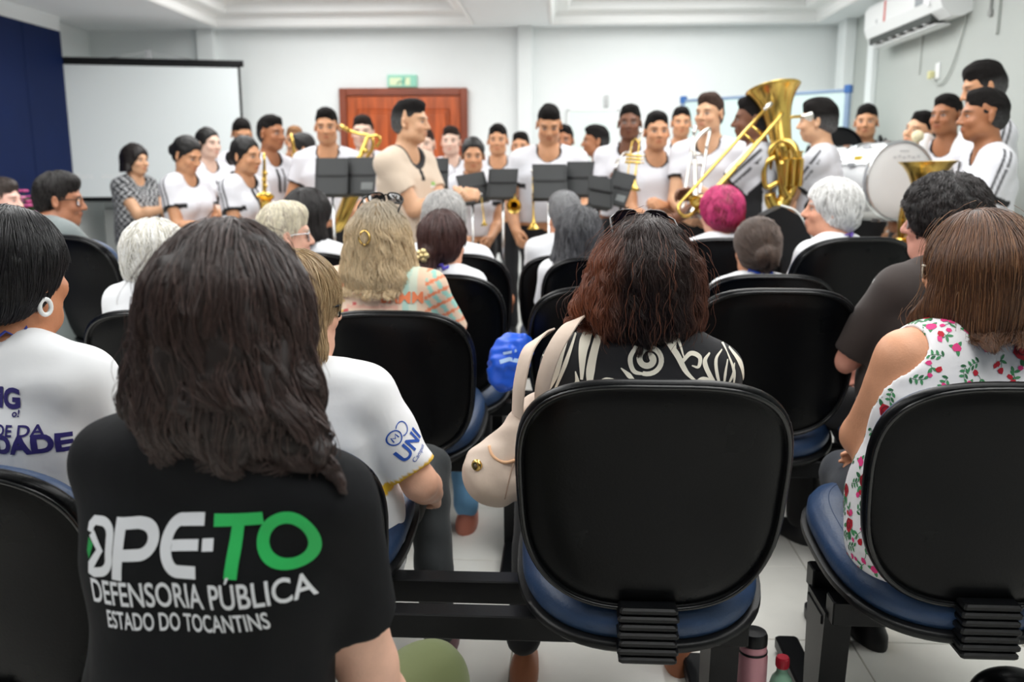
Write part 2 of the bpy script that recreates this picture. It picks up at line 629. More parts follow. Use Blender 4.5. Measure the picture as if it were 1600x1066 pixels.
def head_prims(hp, M, s, female=False, jaw=1.0):
    e = lambda c, r, k, op='+', MM=None: el(hp(*c), np.array(r) * s, M if MM is None else M @ MM, k=k * s, op=op)
    P = [e((0, -.014, .035), (.074, .096, .086), .02),
         e((0, .028, -.028), (.060 * (.95 if female else 1), .060, .076), .03),
         e((0, .052, -.088), (.034 * jaw, .028, .024), .03),
         e((.044 * jaw, .012, -.068), (.020, .040, .026), .03), e((-.044 * jaw, .012, -.068), (.020, .040, .026), .03),
         rc(hp(-.034, .076, .020), hp(.034, .076, .020), .013 * s, k=.02 * s),
         e((.036, .062, -.030), (.026, .022, .022), .02), e((-.036, .062, -.030), (.026, .022, .022), .02),
         e((.032, .097, .000), (.022, .018, .014), .014, '-'), e((-.032, .097, .000), (.022, .018, .014), .014, '-'),
         e((.031, .074, .000), (.0135, .0125, .0115), .004), e((-.031, .074, .000), (.0135, .0125, .0115), .004),
         rc(hp(0, .086, .008), hp(0, .106, -.030), .0085 * s, .0125 * s, k=.012 * s),
         e((.012, .094, -.034), (.0085, .010, .008), .006), e((-.012, .094, -.034), (.0085, .010, .008), .006),
         rc(hp(-.018, .082, -.057), hp(.018, .082, -.057), .0072 * s, k=.008 * s),
         rc(hp(0, .088, -.057), hp(0, .088, -.057), .008 * s, k=.012 * s),
         rc(hp(-.015, .082, -.069), hp(.015, .082, -.069), .0082 * s, k=.006 * s),
         ]
    for sx in (1, -1):
        Me = rot((0, 0, 1), -sx * .45) @ rot((1, 0, 0), .2)
        P.append(e((sx * .079, -.012, -.008), (.008, .019, .032), .006, '+', Me))
        P.append(e((sx * .086, -.008, -.004), (.006, .010, .017), .004, '-', Me))
    return P


def face_colors(L, base, hair=srgb(28, 22, 20), lip=None, female=False):
    n = len(L); C = np.tile(np.asarray(base, F32), (n, 1))
    x, y, z = np.abs(L[:, 0]), L[:, 1], L[:, 2]
    def mixin(mask, c): C[:] = C * (1 - mask[:, None]) + np.asarray(c, F32) * mask[:, None]
    sm = lambda v, a, b: np.clip((v - a) / (b - a), 0, 1)
    front = sm(y, .045, .06)
    ch = np.exp(-((x - .042) / .022) ** 2 - ((z + .032) / .022) ** 2) * front
    mixin(ch * .30, np.asarray(base) * (1.0, .72, .68))
    lp = np.exp(-(x / .021) ** 4 - ((z + .063) / .0115) ** 4) * front
    mixin(lp * .75, lip if lip is not None else np.asarray(base) * (.80, .50, .50))
    bw = np.exp(-((x - .033) / .019) ** 4 - ((z - .0225 + .12 * np.maximum(x - .035, 0)) / .0055) ** 4) * front
    mixin(bw * .85, hair)
    ey = np.exp(-((x - .031) / .0125) ** 4 - ((z + .0005) / .0048) ** 4) * front
    mixin(ey, (.55, .53, .51))
    ir = np.exp(-((x - .031) / .0062) ** 4 - ((z) / .0062) ** 4) * front
    mixin(ir, (.02, .014, .01))
    ln = np.exp(-((x - .031) / .0145) ** 4 - ((z - .0065) / .0028) ** 2) * front
    mixin(ln * .9, (.03, .02, .02))
    return C


def hair_prims(style, hp, M, s, vol=0.0):
    e = lambda c, r, k=.02, op='+', MM=None: el(hp(*c), np.array(r) * s, M if MM is None else M @ MM, k=k * s, op=op)
    r_ = lambda a, b, ra, rb=None, k=.025: rc(hp(*a), hp(*b), ra * s, None if rb is None else rb * s, k=k * s)
    up = M[:, 2]; fw = M[:, 1]
    pl = lambda p, n, k=.01: plane(hp(*p), M @ unit(n), k=k * s)
    P = []
    if style in ('crop', 'fade'):
        v = .003 + vol
        P = [e((0, -.014, .038), (.0745 + v * .5, .097 + v, .087 + v * 1.6)), e((0, -.045, -.005), (.067 + v * .3, .066 + v, .072)), e((0, .02, .095), (.052 + v, .062, .028 + v), .03)]
        P += [e((0, .128, -.036), (.080, .080, .112), .030, '-')]
        P += [e((sx * .072, .085, .010), (.036, .050, .046), .022, '-') for sx in (1, -1)]
        P += [e((sx * .094, .016, -.040), (.034, .036, .052), .018, '-') for sx in (1, -1)]
        P += [pl((0, 0, -.052), (0, .35, -1))]
    elif style == 'tight':          # hair pulled back into a bun or a tail
        v = .004 + vol
        P = [e((0, -.016, .040), (.078 + v, .100 + v, .089 + v)), e((0, -.042, -.01), (.070 + v, .068 + v, .072))]
        P += [e((0, .124, -.032), (.110, .094, .112), .022, '-')]
        P += [e((sx * .098, .014, -.040), (.034, .036, .048), .012, '-') for sx in (1, -1)]
        P += [pl((0, 0, -.066), (0, .5, -1))]
    elif style == 'short':          # an older person's short set hair
        v = .016 + vol
        P = [e((0, -.018, .040), (.078 + v, .100 + v, .088 + v)), e((0, -.045, -.02), (.070 + v, .070 + v, .074))]
        P += [e((sx * .05, -.03, -.0), (.036 + v * .6, .06, .06)) for sx in (1, -1)]
        P += [e((0, .125, -.040), (.112, .078, .102), .012, '-')]
        P += [e((sx * .112, .022, -.040), (.036, .040, .046), .012, '-') for sx in (1, -1)]
        P += [pl((0, 0, -.082), (0, .35, -1))]
    elif style == 'bob':
        v = .018 + vol
        P = [e((0, -.018, .040), (.080 + v, .104 + v, .088 + v))]
        for sx in (1, -1):
            P += [r_((sx * .055, -.02, .02), (sx * .078, -.015, -.085), .045, .040), r_((sx * .035, -.07, .02), (sx * .05, -.075, -.105), .050, .048)]
        P += [r_((0, -.08, .02), (0, -.085, -.11), .055, .05)]
        P += [e((0, .125, -.045), (.096, .076, .118), .012, '-'), pl((0, 0, -.135), (0, .05, -1), .015)]
    elif style == 'long':
        v = .016 + vol
        P = [e((0, -.016, .040), (.080 + v, .102 + v, .086 + v))]
        for sx in (1, -1):
            P += [r_((sx * .062, -.012, .02), (sx * .092, -.03, -.12), .042, .044), r_((sx * .092, -.03, -.12), (sx * .10, -.07, -.235), .044, .026)]
            P += [r_((sx * .035, -.07, .02), (sx * .06, -.085, -.14), .055, .054), r_((sx * .06, -.085, -.14), (sx * .07, -.115, -.25), .054, .028)]
        P += [r_((0, -.08, .02), (0, -.09, -.14), .055, .055), r_((0, -.09, -.14), (0, -.125, -.255), .055, .03)]
        P += [e((0, .125, -.06), (.090, .078, .145), .012, '-')]
    return P


def grad(prims, P, h=.004):
    d0 = eval_pts(prims, P)
    g = np.stack([eval_pts(prims, P + np.eye(3)[i] * h) - d0 for i in range(3)], 1)
    return d0, g / (np.linalg.norm(g, axis=1)[:, None] + 1e-9)


def strands(name, parent, root, prims, V, N, length, crown, fwd, col, col2=None, step=10, stiff=1.4, grav=1.0, away=1.0, lift=.004,
            wave=0.0, wfreq=60, clump=.3, nclump=90, rad=.00045, toward=None, seed=0, tip=None, lenvar=.4, depth=.006, curl_in=0.0, sub=1, flow=None, collide=None, shade=None, dark=.5, wz=None, jit=.05):
    """hair fibres that start on the hair's surface and run over it"""
    g = np.random.default_rng(seed + 11)
    idx = g.integers(0, len(V), N)
    P = V[idx].astype(float) + g.normal(0, .004, (N, 3))
    d, n = grad(prims, P)
    tgt = -g.random(N) ** 1.5 * depth + lift * g.random(N)
    P = P - n * (d - tgt)[:, None]
    L = length * (1 - lenvar * g.random(N))
    crown = np.asarray(crown, float)
    dirs = None
    pts = [P.copy()]
    G = np.array((0, 0, -1.0))
    for i in range(step - 1):
        d, n = grad(prims, P)
        aw = P - crown; aw -= n * (aw * n).sum(1)[:, None]
        r = np.linalg.norm(aw, axis=1)[:, None]
        aw = aw / (r + 1e-6)
        f = aw * away * np.exp(-r / .09) + G * grav
        if flow is not None: f = flow(P, n, f)
        if toward is not None:
            t = np.asarray(toward) - P; f = t / (np.linalg.norm(t, axis=1)[:, None] + 1e-6)
        f = f - n * (f * n).sum(1)[:, None]
        f = f / (np.linalg.norm(f, axis=1)[:, None] + 1e-6)
        dirs = f if dirs is None else dirs * stiff + f
        dirs = dirs + g.normal(0, jit, (N, 3))
        dirs = dirs / (np.linalg.norm(dirs, axis=1)[:, None] + 1e-9)
        P = P + dirs * (L / (step - 1))[:, None]
        d, n = grad(prims, P)
        P = P - n * np.clip(d - tgt, None, 0 if i > step * .5 else .02)[:, None] * .8
        if collide is not None:
            dc, nc = grad(collide, P)
            P = P - nc * np.minimum(dc - .004, 0)[:, None]
        pts.append(P.copy())
    A = np.stack(pts, 1)                                # (N, step, 3)
    t = np.linspace(0, 1, step)[None, :, None]
    if clump > 0:
        ci = g.integers(0, N, min(nclump, N))
        c0 = A[ci, 0]
        near = np.empty(N, int)
        for s0 in range(0, N, 2000):
            q = A[s0:s0 + 2000, 0][:, None] - c0[None]
            near[s0:s0 + 2000] = ci[(q ** 2).sum(2).argmin(1)]
        A = A + (A[near] - A) * clump * t ** 1.2
        ph = (near * .37 % 6.28)
        cb = (.35 + 1.6 * ((near * .61803) % 1.0) ** 1.6)[:, None, None]
    else:
        cb = 1.0
        ph = g.random(N) * 6.28
    if wave:
        s_ = np.linspace(0, 1, step)[None, :] * L[:, None]
        a1 = unit_rows(np.cross(A[:, -1] - A[:, 0], g.normal(0, 1, 3) * .2 + np.array((.3, .8, .2))))
        a2 = unit_rows(np.cross(A[:, -1] - A[:, 0], a1))
        amp = wave * np.clip(np.linspace(.15, 1.3, step), 0, 1)[None, :]
        if wz is not None: amp = amp * np.clip((wz[1] - A[..., 2]) / (wz[1] - wz[0]), .1, 1)
        A = A + (np.sin(s_ * wfreq + ph[:, None]) * amp)[:, :, None] * a1[:, None] + (np.cos(s_ * wfreq * .9 + ph[:, None] * 1.3) * amp * .6)[:, :, None] * a2[:, None]
    A = A - np.asarray(root)
    hc = bpy.data.hair_curves.new(name)
    hc.add_curves([step] * N)
    hc.attributes['position'].data.foreach_set('vector', A.astype(F32).ravel())
    ra = hc.attributes.new('radius', 'FLOAT', 'POINT')
    rr = np.tile(np.linspace(1, .45, step), (N, 1)) * rad
    ra.data.foreach_set('value', rr.astype(F32).ravel())
    ca = hc.attributes.new('Col', 'FLOAT_COLOR', 'POINT')
    mixv = g.random((N, 1, 1)) if col2 is not None else np.zeros((N, 1, 1))
    if shade is not None: mixv = np.clip(shade(A + np.asarray(root)), 0, 1)[..., None]
    C = np.asarray(col)[None, None] * (1 - mixv) + np.asarray(col2 if col2 is not None else col)[None, None] * mixv
    C = np.broadcast_to(C, (N, step, 3)) * (g.random((N, 1, 1)) * .5 + .75)
    if tip is not None: C = C * (1 - t ** 2) + np.asarray(tip)[None, None] * t ** 2
    C4 = np.ones((N, step, 4), F32); C4[..., :3] = C
    ca.data.foreach_set('color', C4.ravel())
    o = bpy.data.objects.new(name, hc)
    COL.objects.link(o)
    hc.materials.append(hair_mat((.1, .1, .1), 'fibre'))
    o.parent = parent
    o['kind'] = 'stuff'
    return o


def unit_rows(a): return a / (np.linalg.norm(a, axis=-1, keepdims=True) + 1e-9)


PEOPLE = {}


def person(key, label, px, py, Y, heading, pose='stand', skin='tan', female=False, fat=1.0, lean=0.0, side=0.0, neck=14.0,
           yaw=0.0, pitch=0.0, roll=0.0, hair='crop', hcol=srgb(26, 22, 21), hvol=0.0, bun=None, shirt='band', scol=WHT, scol2=BLK, sleeve=.55, hem=-.10,
           tcol=srgb(20, 20, 24), shoe=srgb(20, 20, 22), R_=None, L_=None, RW=None, LW=None, hand=(.5, .5), rn=None, ln=None, rd=None, ld=None, rpole=None, lpole=None,
           h=.013, hf=None, fine_hands=True, hs=None, group=None, hipz=.52, knees=None, ankles=None, loose=.012, smax_=1.15, lip=None, folds=.0022,
           neckhole=.066, wtop=None, handl=1.0, legs=True, colorfn=None, shirt_mat=None, hairfn=None, jaw=1.0, hair_mat_=None, sshould=1.0, hairnoise=.0035, scale=None, dz=0.0, neckl=.158, shdrop=.07):
    hr = R(heading)
    F = np.array((math.sin(hr), math.cos(hr), 0)); Rt = np.array((math.cos(hr), -math.sin(hr), 0)); U = np.array((0, 0, 1.0))
    top = np.asarray(wtop, float) if wtop is not None else W(px, py, Y)
    top = top + np.array((0, 0, dz))
    hs = hs or (.94 if female else .96)
    u = unit(U * math.cos(R(lean)) + F * math.sin(R(lean)) + Rt * math.tan(R(side)))
    f = unit(F - u * F.dot(u)); rt = unit(np.cross(f, u))
    nd = unit(rot(rt, -R(neck)) @ u)
    M = np.stack([Rt, F, U], 1)
    M = rot(U, -R(yaw)) @ M
    M = rot(M[:, 0], R(pitch)) @ M
    M = rot(M[:, 1], R(roll)) @ M
    hair_top = {'crop': .128, 'fade': .128, 'tight': .134, 'short': .142, 'bob': .146, 'long': .142, None: .12}.get(hair, .13) + hvol
    def chain(s, hz):
        P = U * hz
        nb = P + u * .525 * s
        hc = nd * (neckl * s) + nb
        return P, nb, hc, hc[2] + (M @ np.array((0, -.016, hair_top)))[2] * hs
    sit = pose != 'stand'
    s = 1.0
    for _ in range(6):
        P, nb, hc, tz = chain(s, hipz if sit else .90 * s)
        s *= 1 + (top[2] - tz) / (tz - (hipz if sit else 0)) * .95
        s = min(max(s, .72), smax_)
    if scale: s = scale
    P, nb, hc, tz = chain(s, hipz if sit else .90 * s)
    root = np.array((top[0] - hc[0] - (M @ np.array((0, -.016, 0)))[0], top[1] - hc[1] - (M @ np.array((0, -.016, 0)))[1], 0))
    P, nb, hc = P + root, nb + root, hc + root
    hp = lambda x, y, z: hc + M @ (np.array((x, y, z)) * hs)
    wd = (.155 if female else .172) * s * (0.55 + .45 * fat) * sshould
    SH = {1: nb - u * shdrop * s + rt * wd, -1: nb - u * shdrop * s - rt * wd}
    q = fat
    def torso(off=0.0, hips=True):
        o = off
        p = lambda x, y, z: P + (rt * x + f * y + u * z) * s
        T = []
        fl = (f, 1.12)
        for sx in (1, -1):
            if hips: T.append(rc(p(sx * .072 * q, -.01, -.02), p(sx * .060 * q, 0, .10), .108 * s * q + o, .098 * s * q + o, k=.07, flat=fl))
            T.append(rc(p(sx * .060 * q, .0, .10), p(sx * .052 * q, 0.0, .20), .098 * s * q + o, .094 * s * q + o, k=.07, flat=fl))
            T.append(rc(p(sx * .052 * q, 0, .20), p(sx * .074 * q, .0, .36), .094 * s * q + o, .102 * s * (.4 + .6 * q) + o, k=.07, flat=fl))
            T.append(rc(p(sx * .074 * q, .0, .36), p(sx * .090, -.012, .455), .100 * s * (.4 + .6 * q) + o, .062 * s + o, k=.06, flat=fl))
            T.append(rc(nb - u * .02 * s - f * .012 * s + rt * sx * .03 * s, SH[sx], .050 * s + o, .055 * s * (.5 + .5 * q) + o, k=.05))
            if female: T.append(el(p(sx * .072, .082, .315), np.array((.062, .058, .062)) * s * (.6 + .4 * q) + o, k=.05))
        if fat > 1.12: T.append(el(p(0, .055, .13), np.array((.15, .12, .15)) * s * q * .95 + o, k=.08))
        return T
    # ---- arms
    A = {}
    for sx, t, tw in ((1, R_, RW), (-1, L_, LW)):
        if tw is not None: T = np.asarray(tw, float)
        else:
            if t is None: t = (.23, .06, -.03) if not sit else (.12, .30, .10)
            T = P + (Rt * sx * t[0] + F * t[1] + U * t[2]) * s
        pole = (rpole if sx > 0 else lpole)
        pole = (Rt * sx * .55 - F * .55 - U * .65) if pole is None else (Rt * sx * pole[0] + F * pole[1] + U * pole[2])
        E, T = ik(SH[sx], T, .285 * s, .25 * s, pole)
        A[sx] = (SH[sx], E, T)
    aw = .45 + .55 * q
    ra0, ra1, ra2 = .052 * s * aw, .041 * s * aw, .030 * s * (.6 + .4 * aw)
    body = torso(0.0, hips=True)
    fine = [(hc - .145 * hs, hc + .145 * hs)]
    for sx in (1, -1):
        S, E, T = A[sx]
        body += [rc(S, E, ra0, ra1, k=.03), rc(E, E + (T - E) * .35, ra1 * 1.0, ra1 * .98, k=.02), rc(E + (T - E) * .35, T, ra1 * .98, ra2, k=.02)]
        if fine_hands:
            d = (rd if sx > 0 else ld); n = (rn if sx > 0 else ln)
            d = unit(T - E) if d is None else unit(Rt * sx * d[0] + F * d[1] + U * d[2])
            n = (-Rt * sx * 1.0 - U * .25) if n is None else (Rt * sx * n[0] + F * n[1] + U * n[2])
            hpz = hand_prims(T, d, n, sx > 0, s * .98 * handl, hand[0 if sx > 0 else 1])
            body += hpz
            bs = [prim_box(x) for x in hpz]
            fine.append((np.min([b[0] for b in bs], 0), np.max([b[1] for b in bs], 0)))
        else:
            body += [rc(T, T + unit(T - E) * .10 * s, .028 * s, .02 * s, k=.02)]
    body += [rc(nb - u * .035 * s, hp(0, -.022, -.045), .060 * s * (.45 + .55 * q), .053 * hs, k=.035)]
    if fat > 1.2: body += [el(hp(0, .03, -.10), np.array((.05, .05, .03)) * hs, M, k=.04)]
    body += head_prims(hp, M, hs, female, jaw)
    V, Q = surface_nets(*field(body, h, fine, hf or h * .5))
    Lh = ((V - hc) @ M) / hs
    C = face_colors(Lh, SK[skin] if isinstance(skin, str) else skin, hair=np.asarray(hcol) * .8, lip=lip, female=female)
    me = np_mesh('person', V - root, Q, col=C)
    po = link('person', me, M_SKIN)
    po.location = root
    tag(po, label, 'person', group)
    inf = dict(o=po, root=root, hc=hc, M=M, hp=hp, hs=hs, s=s, P=P, nb=nb, u=u, f=f, rt=rt, F=F, Rt=Rt, A=A, SH=SH, body=body, top=top)
    # ---- legs
    lg = []
    HJ = {sx: P + rt * sx * .085 * s * (.6 + .4 * q) - U * 0.0 for sx in (1, -1)}
    KN, AN = {}, {}
    for sx in (1, -1):
        if pose == 'stand':
            KN[sx] = root + Rt * sx * .10 * s + F * .02 + U * .48 * s
            AN[sx] = root + Rt * sx * .11 * s - F * .02 + U * .085
        elif knees and knees[sx]:
            KN[sx] = P + Rt * knees[sx][0] + F * knees[sx][1]; KN[sx][2] = knees[sx][2]
            AN[sx] = P + Rt * ankles[sx][0] + F * ankles[sx][1]; AN[sx][2] = ankles[sx][2]
        else:
            KN[sx] = P + Rt * sx * .115 * s + F * .43 * s; KN[sx][2] = hipz - .01
            AN[sx] = P + Rt * sx * .115 * s + F * .43 * s; AN[sx][2] = .095
    inf.update(KN=KN, AN=AN)
    if legs:
        w1 = .5 + .5 * q
        lg = torso(.007)[0:1] + torso(.007)[5 + (1 if female else 0):6 + (1 if female else 0)]
        lg = [rc(P + (rt * sx * .072 * q - f * .01 - u * .02) * s, P + (rt * sx * .06 * q + u * .08) * s, .112 * s * q, .100 * s * q, k=.07, flat=(f, 1.1)) for sx in (1, -1)]
        for sx in (1, -1):
            lg += [rc(HJ[sx], KN[sx], .092 * s * w1, .064 * s * w1, k=.05), rc(KN[sx], AN[sx], .066 * s * w1, .055 * s, k=.02)]
        Vl, Ql = surface_nets(*field(lg, max(h * 1.25, .014), noise=fold_noise(folds * 1.2, .9, len(PEOPLE))))
        link('trousers', np_mesh('trousers', Vl - root, Ql, col=np.tile(np.asarray(tcol, F32), (len(Vl), 1))), M_CLOTH, po)
        for sx in (1, -1):
            a = AN[sx]; m = MB()
            d = F if not (ankles and ankles[sx] and len(ankles[sx]) > 3) else unit(ankles[sx][3])
            g0 = np.array((a[0], a[1], 0)) if a[2] < .2 else a - U * .09
            lat = np.cross(d, U)
            outl = []
            for kz, (zz, ww) in enumerate(((0.0, .9), (.006, 1.0), (.035, .98), (.065, .72), (.09, .45))):
                ring = []
                for t in np.arange(20) * 2 * math.pi / 20:
                    yy = math.cos(t); xx = math.sin(t)
                    L0 = (.175 if yy > 0 else .075) * (1 if kz < 3 else (.62 if kz == 3 else .32))
                    ring.append(g0 + d * yy * L0 * s + lat * xx * .046 * s * ww + U * (zz - (.022 * max(yy, 0) if kz > 2 else 0)))
                outl.append(ring)
            m.rings(outl)
            m.v = [x - root for x in m.v]
            m.build('shoe', mat('shoe_%d_%d_%d' % tuple(int(c * 999) for c in shoe), shoe, .5), po, smooth=True, angle=50)
    # ---- shirt
    if shirt:
        sh = torso(loose)
        for sx in (1, -1):
            S, E, T = A[sx]
            if sleeve > 0:
                ends = []
                fr = min(sleeve, 1.0)
                e1 = S + (E - S) * fr
                pr = [rc(S, S + (E - S) * (fr + (.2 if sleeve <= 1 else 0)), ra0 + loose * 1.2, ra0 * .5 + ra1 * .5 + loose * 1.35, k=.022)]
                pc, nn = e1, unit(E - S)
                if sleeve > 1:
                    g1 = sleeve - 1
                    pr = [rc(S, E, ra0 + loose * 1.2, ra1 + loose * 1.2, k=.035), rc(E, E + (T - E) * min(g1 + .1, 1.02), ra1 + loose * 1.2, ra2 + loose, k=.03)]
                    pc, nn = E + (T - E) * g1, unit(T - E)
                sh.append(cut(pr, pc, nn))
            else:
                a0 = SH[sx] + rt * sx * (.018) * s
                sh.append(dict(t='rc', a=a0, b=a0 + unit(A[sx][1] - S) * .5, ra=ra0 + .014, rb=ra0 + .06, k=.012, flat=None, op='-'))
        sh.append(plane(P + u * hem * s, -u, k=.006))
        sh.append(rc(nb - u * .035 * s + f * .01, nb + (hp(0, -.02, -.05) - nb) * 2, neckhole * s * (.5 + .5 * q), neckhole * 1.1 * s * (.5 + .5 * q), k=.008, op='-'))
        sh.append(el(nb + (f * .062 - u * .01) * s, np.array((.07, .055, .055)) * s, k=.01, op='-'))
        openq = [sh[-1], sh[-2]]
        Vs, Qs = surface_nets(*field(sh, (hf or h * .5) * 1.3 if h < .011 else h * .6, noise=fold_noise(folds, 1.0, len(PEOPLE) * 1.3)))
        lx, ly, lz = [((Vs - P) @ a) / s for a in (rt, f, u)]
        c1, c2 = np.asarray(scol, F32), np.asarray(scol2, F32)
        Cs = np.tile(c1, (len(Vs), 1))
        def mixc(mk, c):
            a_ = np.asarray(mk, F32)[:, None]; Cs[:] = Cs * (1 - a_) + np.asarray(c, F32) * a_
        ctx = dict(V=Vs, lx=lx, ly=ly, lz=lz, inf=inf, mix=mixc, C=Cs, c2=c2)
        for sx in (1, -1):
            S, E, T = A[sx]
            d = unit(E - S); ta = (Vs - S) @ d
            rad_ = np.linalg.norm(Vs - S - ta[:, None] * d, axis=1)
            isl = (lx * sx > .13) & (ta > .02) & (rad_ < .11 * s)
            ctx['sl%d' % sx] = isl; ctx['ta%d' % sx] = ta
            ctx['end%d' % sx] = np.linalg.norm(E - S) * min(sleeve, 1) - ta
            lat = unit(np.cross(d, U) if abs(d[2]) < .95 else F)
            ctx['lat%d' % sx] = (Vs - S) @ (f - d * f.dot(d)); ctx['abv%d' % sx] = (Vs - S) @ unit(u + rt * sx * .6 - d * (u + rt * sx * .6).dot(d))
        ctx['neck'] = np.linalg.norm((Vs - nb) - ((Vs - nb) @ unit(hp(0, -.02, -.05) - nb))[:, None] * unit(hp(0, -.02, -.05) - nb), axis=1) / s
        ctx['open'] = np.minimum(prim_d(openq[0], *Vs.T.astype(F32)), prim_d(openq[1], *Vs.T.astype(F32)))
        if colorfn: colorfn(ctx)
        elif shirt == 'band': band_shirt(ctx)
        smm = shirt_mat or M_CLOTH
        so = link('shirt', np_mesh('shirt', Vs - root, Qs, col=Cs), smm, po)
        inf.update(shirt=so, Vs=Vs, Qs=Qs, shp=sh)
    # ---- hair
    if hair:
        hpr = hair_prims(hair, hp, M, hs, hvol)
        if bun:
            hpr = hpr + [el(hp(*bun[:3]), np.array((bun[3], bun[3] * .8, bun[3])) * hs, M, k=.012)]
        if hairfn: hpr = hairfn(hpr, hp, M, hs)
        hh = (hf or h * .5) if h < .011 else h * .6
        Vh, Qh = surface_nets(*field(hpr, hh, noise=fold_noise(hairnoise, 2.6, len(PEOPLE))))
        hcolr = None
        if hair in ('crop', 'fade'):
            zl = ((Vh - hc) @ M)[:, 2] / hs
            fd = np.ones((len(Vh), 1)) if not key.startswith('S') else np.clip((zl + .045) / (.085 if hair == 'crop' else .11), 0, 1)[:, None]
            sk_ = np.asarray(SK[skin] if isinstance(skin, str) else skin)
            hcolr = (np.asarray(hcol) * .8) * (.35 + .65 * fd) + np.mean(sk_) * .30 * (1 - fd)
        ho = link('hair', np_mesh('hair', Vh - root, Qh, col=hcolr), hair_mat_ or hair_mat(hcol, 'crop' if hair in ('crop', 'fade') else 'cap'), po)
        inf.update(hair=ho, Vh=Vh, hpr=hpr)
    PEOPLE[key] = inf
    return inf


def band_shirt(c):
    lx, ly, lz, mix, C2 = c['lx'], c['ly'], c['lz'], c['mix'], c['c2']
    tors = ~(c['sl1'] | c['sl-1'])
    mix(tors & (np.abs(lx) > .128) & (lz < .36) & (ly > -.055) & (ly < .05), C2)
    for sx in (1, -1):
        mix(c['sl%d' % sx] & (np.abs(c['end%d' % sx]) < .014), C2)
        la = c['lat%d' % sx]
        top = ((c['sl%d' % sx]) | (lz > .44)) & (lx * sx > .07) & (c['abv%d' % sx] > .015)
        mix(np.clip((.0085 - np.abs(np.abs(la) - .013)) / .006, 0, 1) * top * ((c['V'] - c['inf']['SH'][sx]) @ c['inf']['rt'] * sx > -.09), C2)
    mix((c['open'] < .011) & (lz > .34), C2)


# ------------------------------------------------------------------ things worn on the head or body
def rel(inf, m):
    m.v = [x - inf['root'] for x in m.v]; return m


def glasses(inf, mframe, mlens, where=(0, .090, .000), tilt=0.0, w=.034, hgt=.020, r=.0017, name='glasses', half=None):
    """frame and lenses in head coordinates; tilt lifts them onto the hair"""
    hp = inf['hp']
    Rm = rot((1, 0, 0), tilt)
    def q(x, y, z):
        v = Rm @ np.array((x, y, z)); return hp(*(v + np.array(where)))
    fr, le = MB(), MB()
    for sx in (1, -1):
        t = np.arange(24) * 2 * math.pi / 24
        pts = []
        for a in t:
            cx, cz = math.cos(a), math.sin(a)
            ex = abs(cx) ** .7 * math.copysign(1, cx); ez = abs(cz) ** .8 * math.copysign(1, cz)
            pts.append(q(sx * .036 + ex * (w - .006), -.012 * (abs(sx * .036 + ex * .028) / .064) ** 2, ez * hgt - .002))
        fr.tube(pts, r, 6, closed=True)
        le.add(pts + [np.mean(pts, 0)], [(i, (i + 1) % 24, 24) for i in range(24)])
        fr.tube([q(sx * .066, -.012, .010), q(sx * .077, -.03, .010), q(sx * .079, -.075, .008), q(sx * .077, -.098, .0), q(sx * .074, -.112, -.022)], r * 1.1, 6)
    fr.tube([q(-.009, 0, .006), q(0, .003, .009), q(.009, 0, .006)], r, 6)
    g = rel(inf, fr).build(name, mframe, inf['o'], smooth=True)
    rel(inf, le).build('lens', mlens, g)
    return g


def on_surface(prims, pts, off, it=4):
    P = np.asarray(pts, float)
    for _ in range(it):
        d, n = grad(prims, P)
        P = P - n * (d - off)[:, None]
    return P


def lanyard(inf, col, width=.007, long=.30, name='lanyard', badge=False):
    nb, u, f, rt, s = inf['nb'], inf['u'], inf['f'], inf['rt'], inf['s']
    pts = []
    for t in np.linspace(-1, 1, 41):
        a = abs(t)
        x = math.copysign(1, t) * .078 * math.sin(min(a / .5, 1) * math.pi / 2) * (1 - max(a - .5, 0) * 1.5)
        y = -.07 + .17 * a
        z = .012 if a < .45 else .012 - (a - .45) * long / .55
        pts.append(nb + (rt * x + f * y + u * z) * s)
    P = on_surface(inf['shp'] + inf['body'][-60:], pts, .004)
    m = MB().tube(P, width, 6, flat=.35)
    return rel(inf, m).build(name, mat('lanyard_%d_%d_%d' % tuple(int(c * 99) for c in col), col, .6), inf['o'], smooth=True)


# ------------------------------------------------------------------ printed shapes laid on cloth
def bvh_of(V, Q): return BVHTree.FromPolygons([tuple(map(float, v)) for v in V], [tuple(map(int, f)) for f in Q])


def lay(name, shapes, inf, bvh, org, ax, ay, mat_, parent, off=.0015, direc=None, cell=.012):
    """shapes: list of (pts2d, faces) in metres on a plane; each is pushed along the plane's normal onto the cloth"""
    nrm = unit(np.cross(ax, ay)); dr = -nrm if direc is None else unit(direc)
    bm = bmesh.new()
    for pts, fs in shapes:
        vs = [bm.verts.new((p[0], p[1], 0)) for p in pts]
        for fc in fs:
            try: bm.faces.new([vs[i] for i in fc])
            except ValueError: pass
    if not bm.verts: return None
    xs = [v.co.x for v in bm.verts]; ys = [v.co.y for v in bm.verts]
    for a, lo, hi in ((0, min(xs), max(xs)), (1, min(ys), max(ys))):
        x = lo + cell
        while x < hi:
            co = (x, 0, 0) if a == 0 else (0, x, 0)
            no = (1, 0, 0) if a == 0 else (0, 1, 0)
            bmesh.ops.bisect_plane(bm, geom=bm.verts[:] + bm.edges[:] + bm.faces[:], plane_co=co, plane_no=no, dist=1e-6)
            x += cell
    dead = []
    for v in bm.verts:
        p = org + ax * v.co.x + ay * v.co.y - dr * .5
        hit = bvh.ray_cast(Vector(p), Vector(dr), 1.2)
        if hit[0] is None: dead.append(v); continue
        n = np.array(hit[1]); n = n if n.dot(dr) < 0 else -n
        v.co = Vector(np.array(hit[0]) + n * off - inf['root'])
    bmesh.ops.delete(bm, geom=dead, context='VERTS')
    me = bpy.data.meshes.new(name); bm.to_mesh(me); bm.free()
    return link(name, me, mat_, parent, smooth=True)


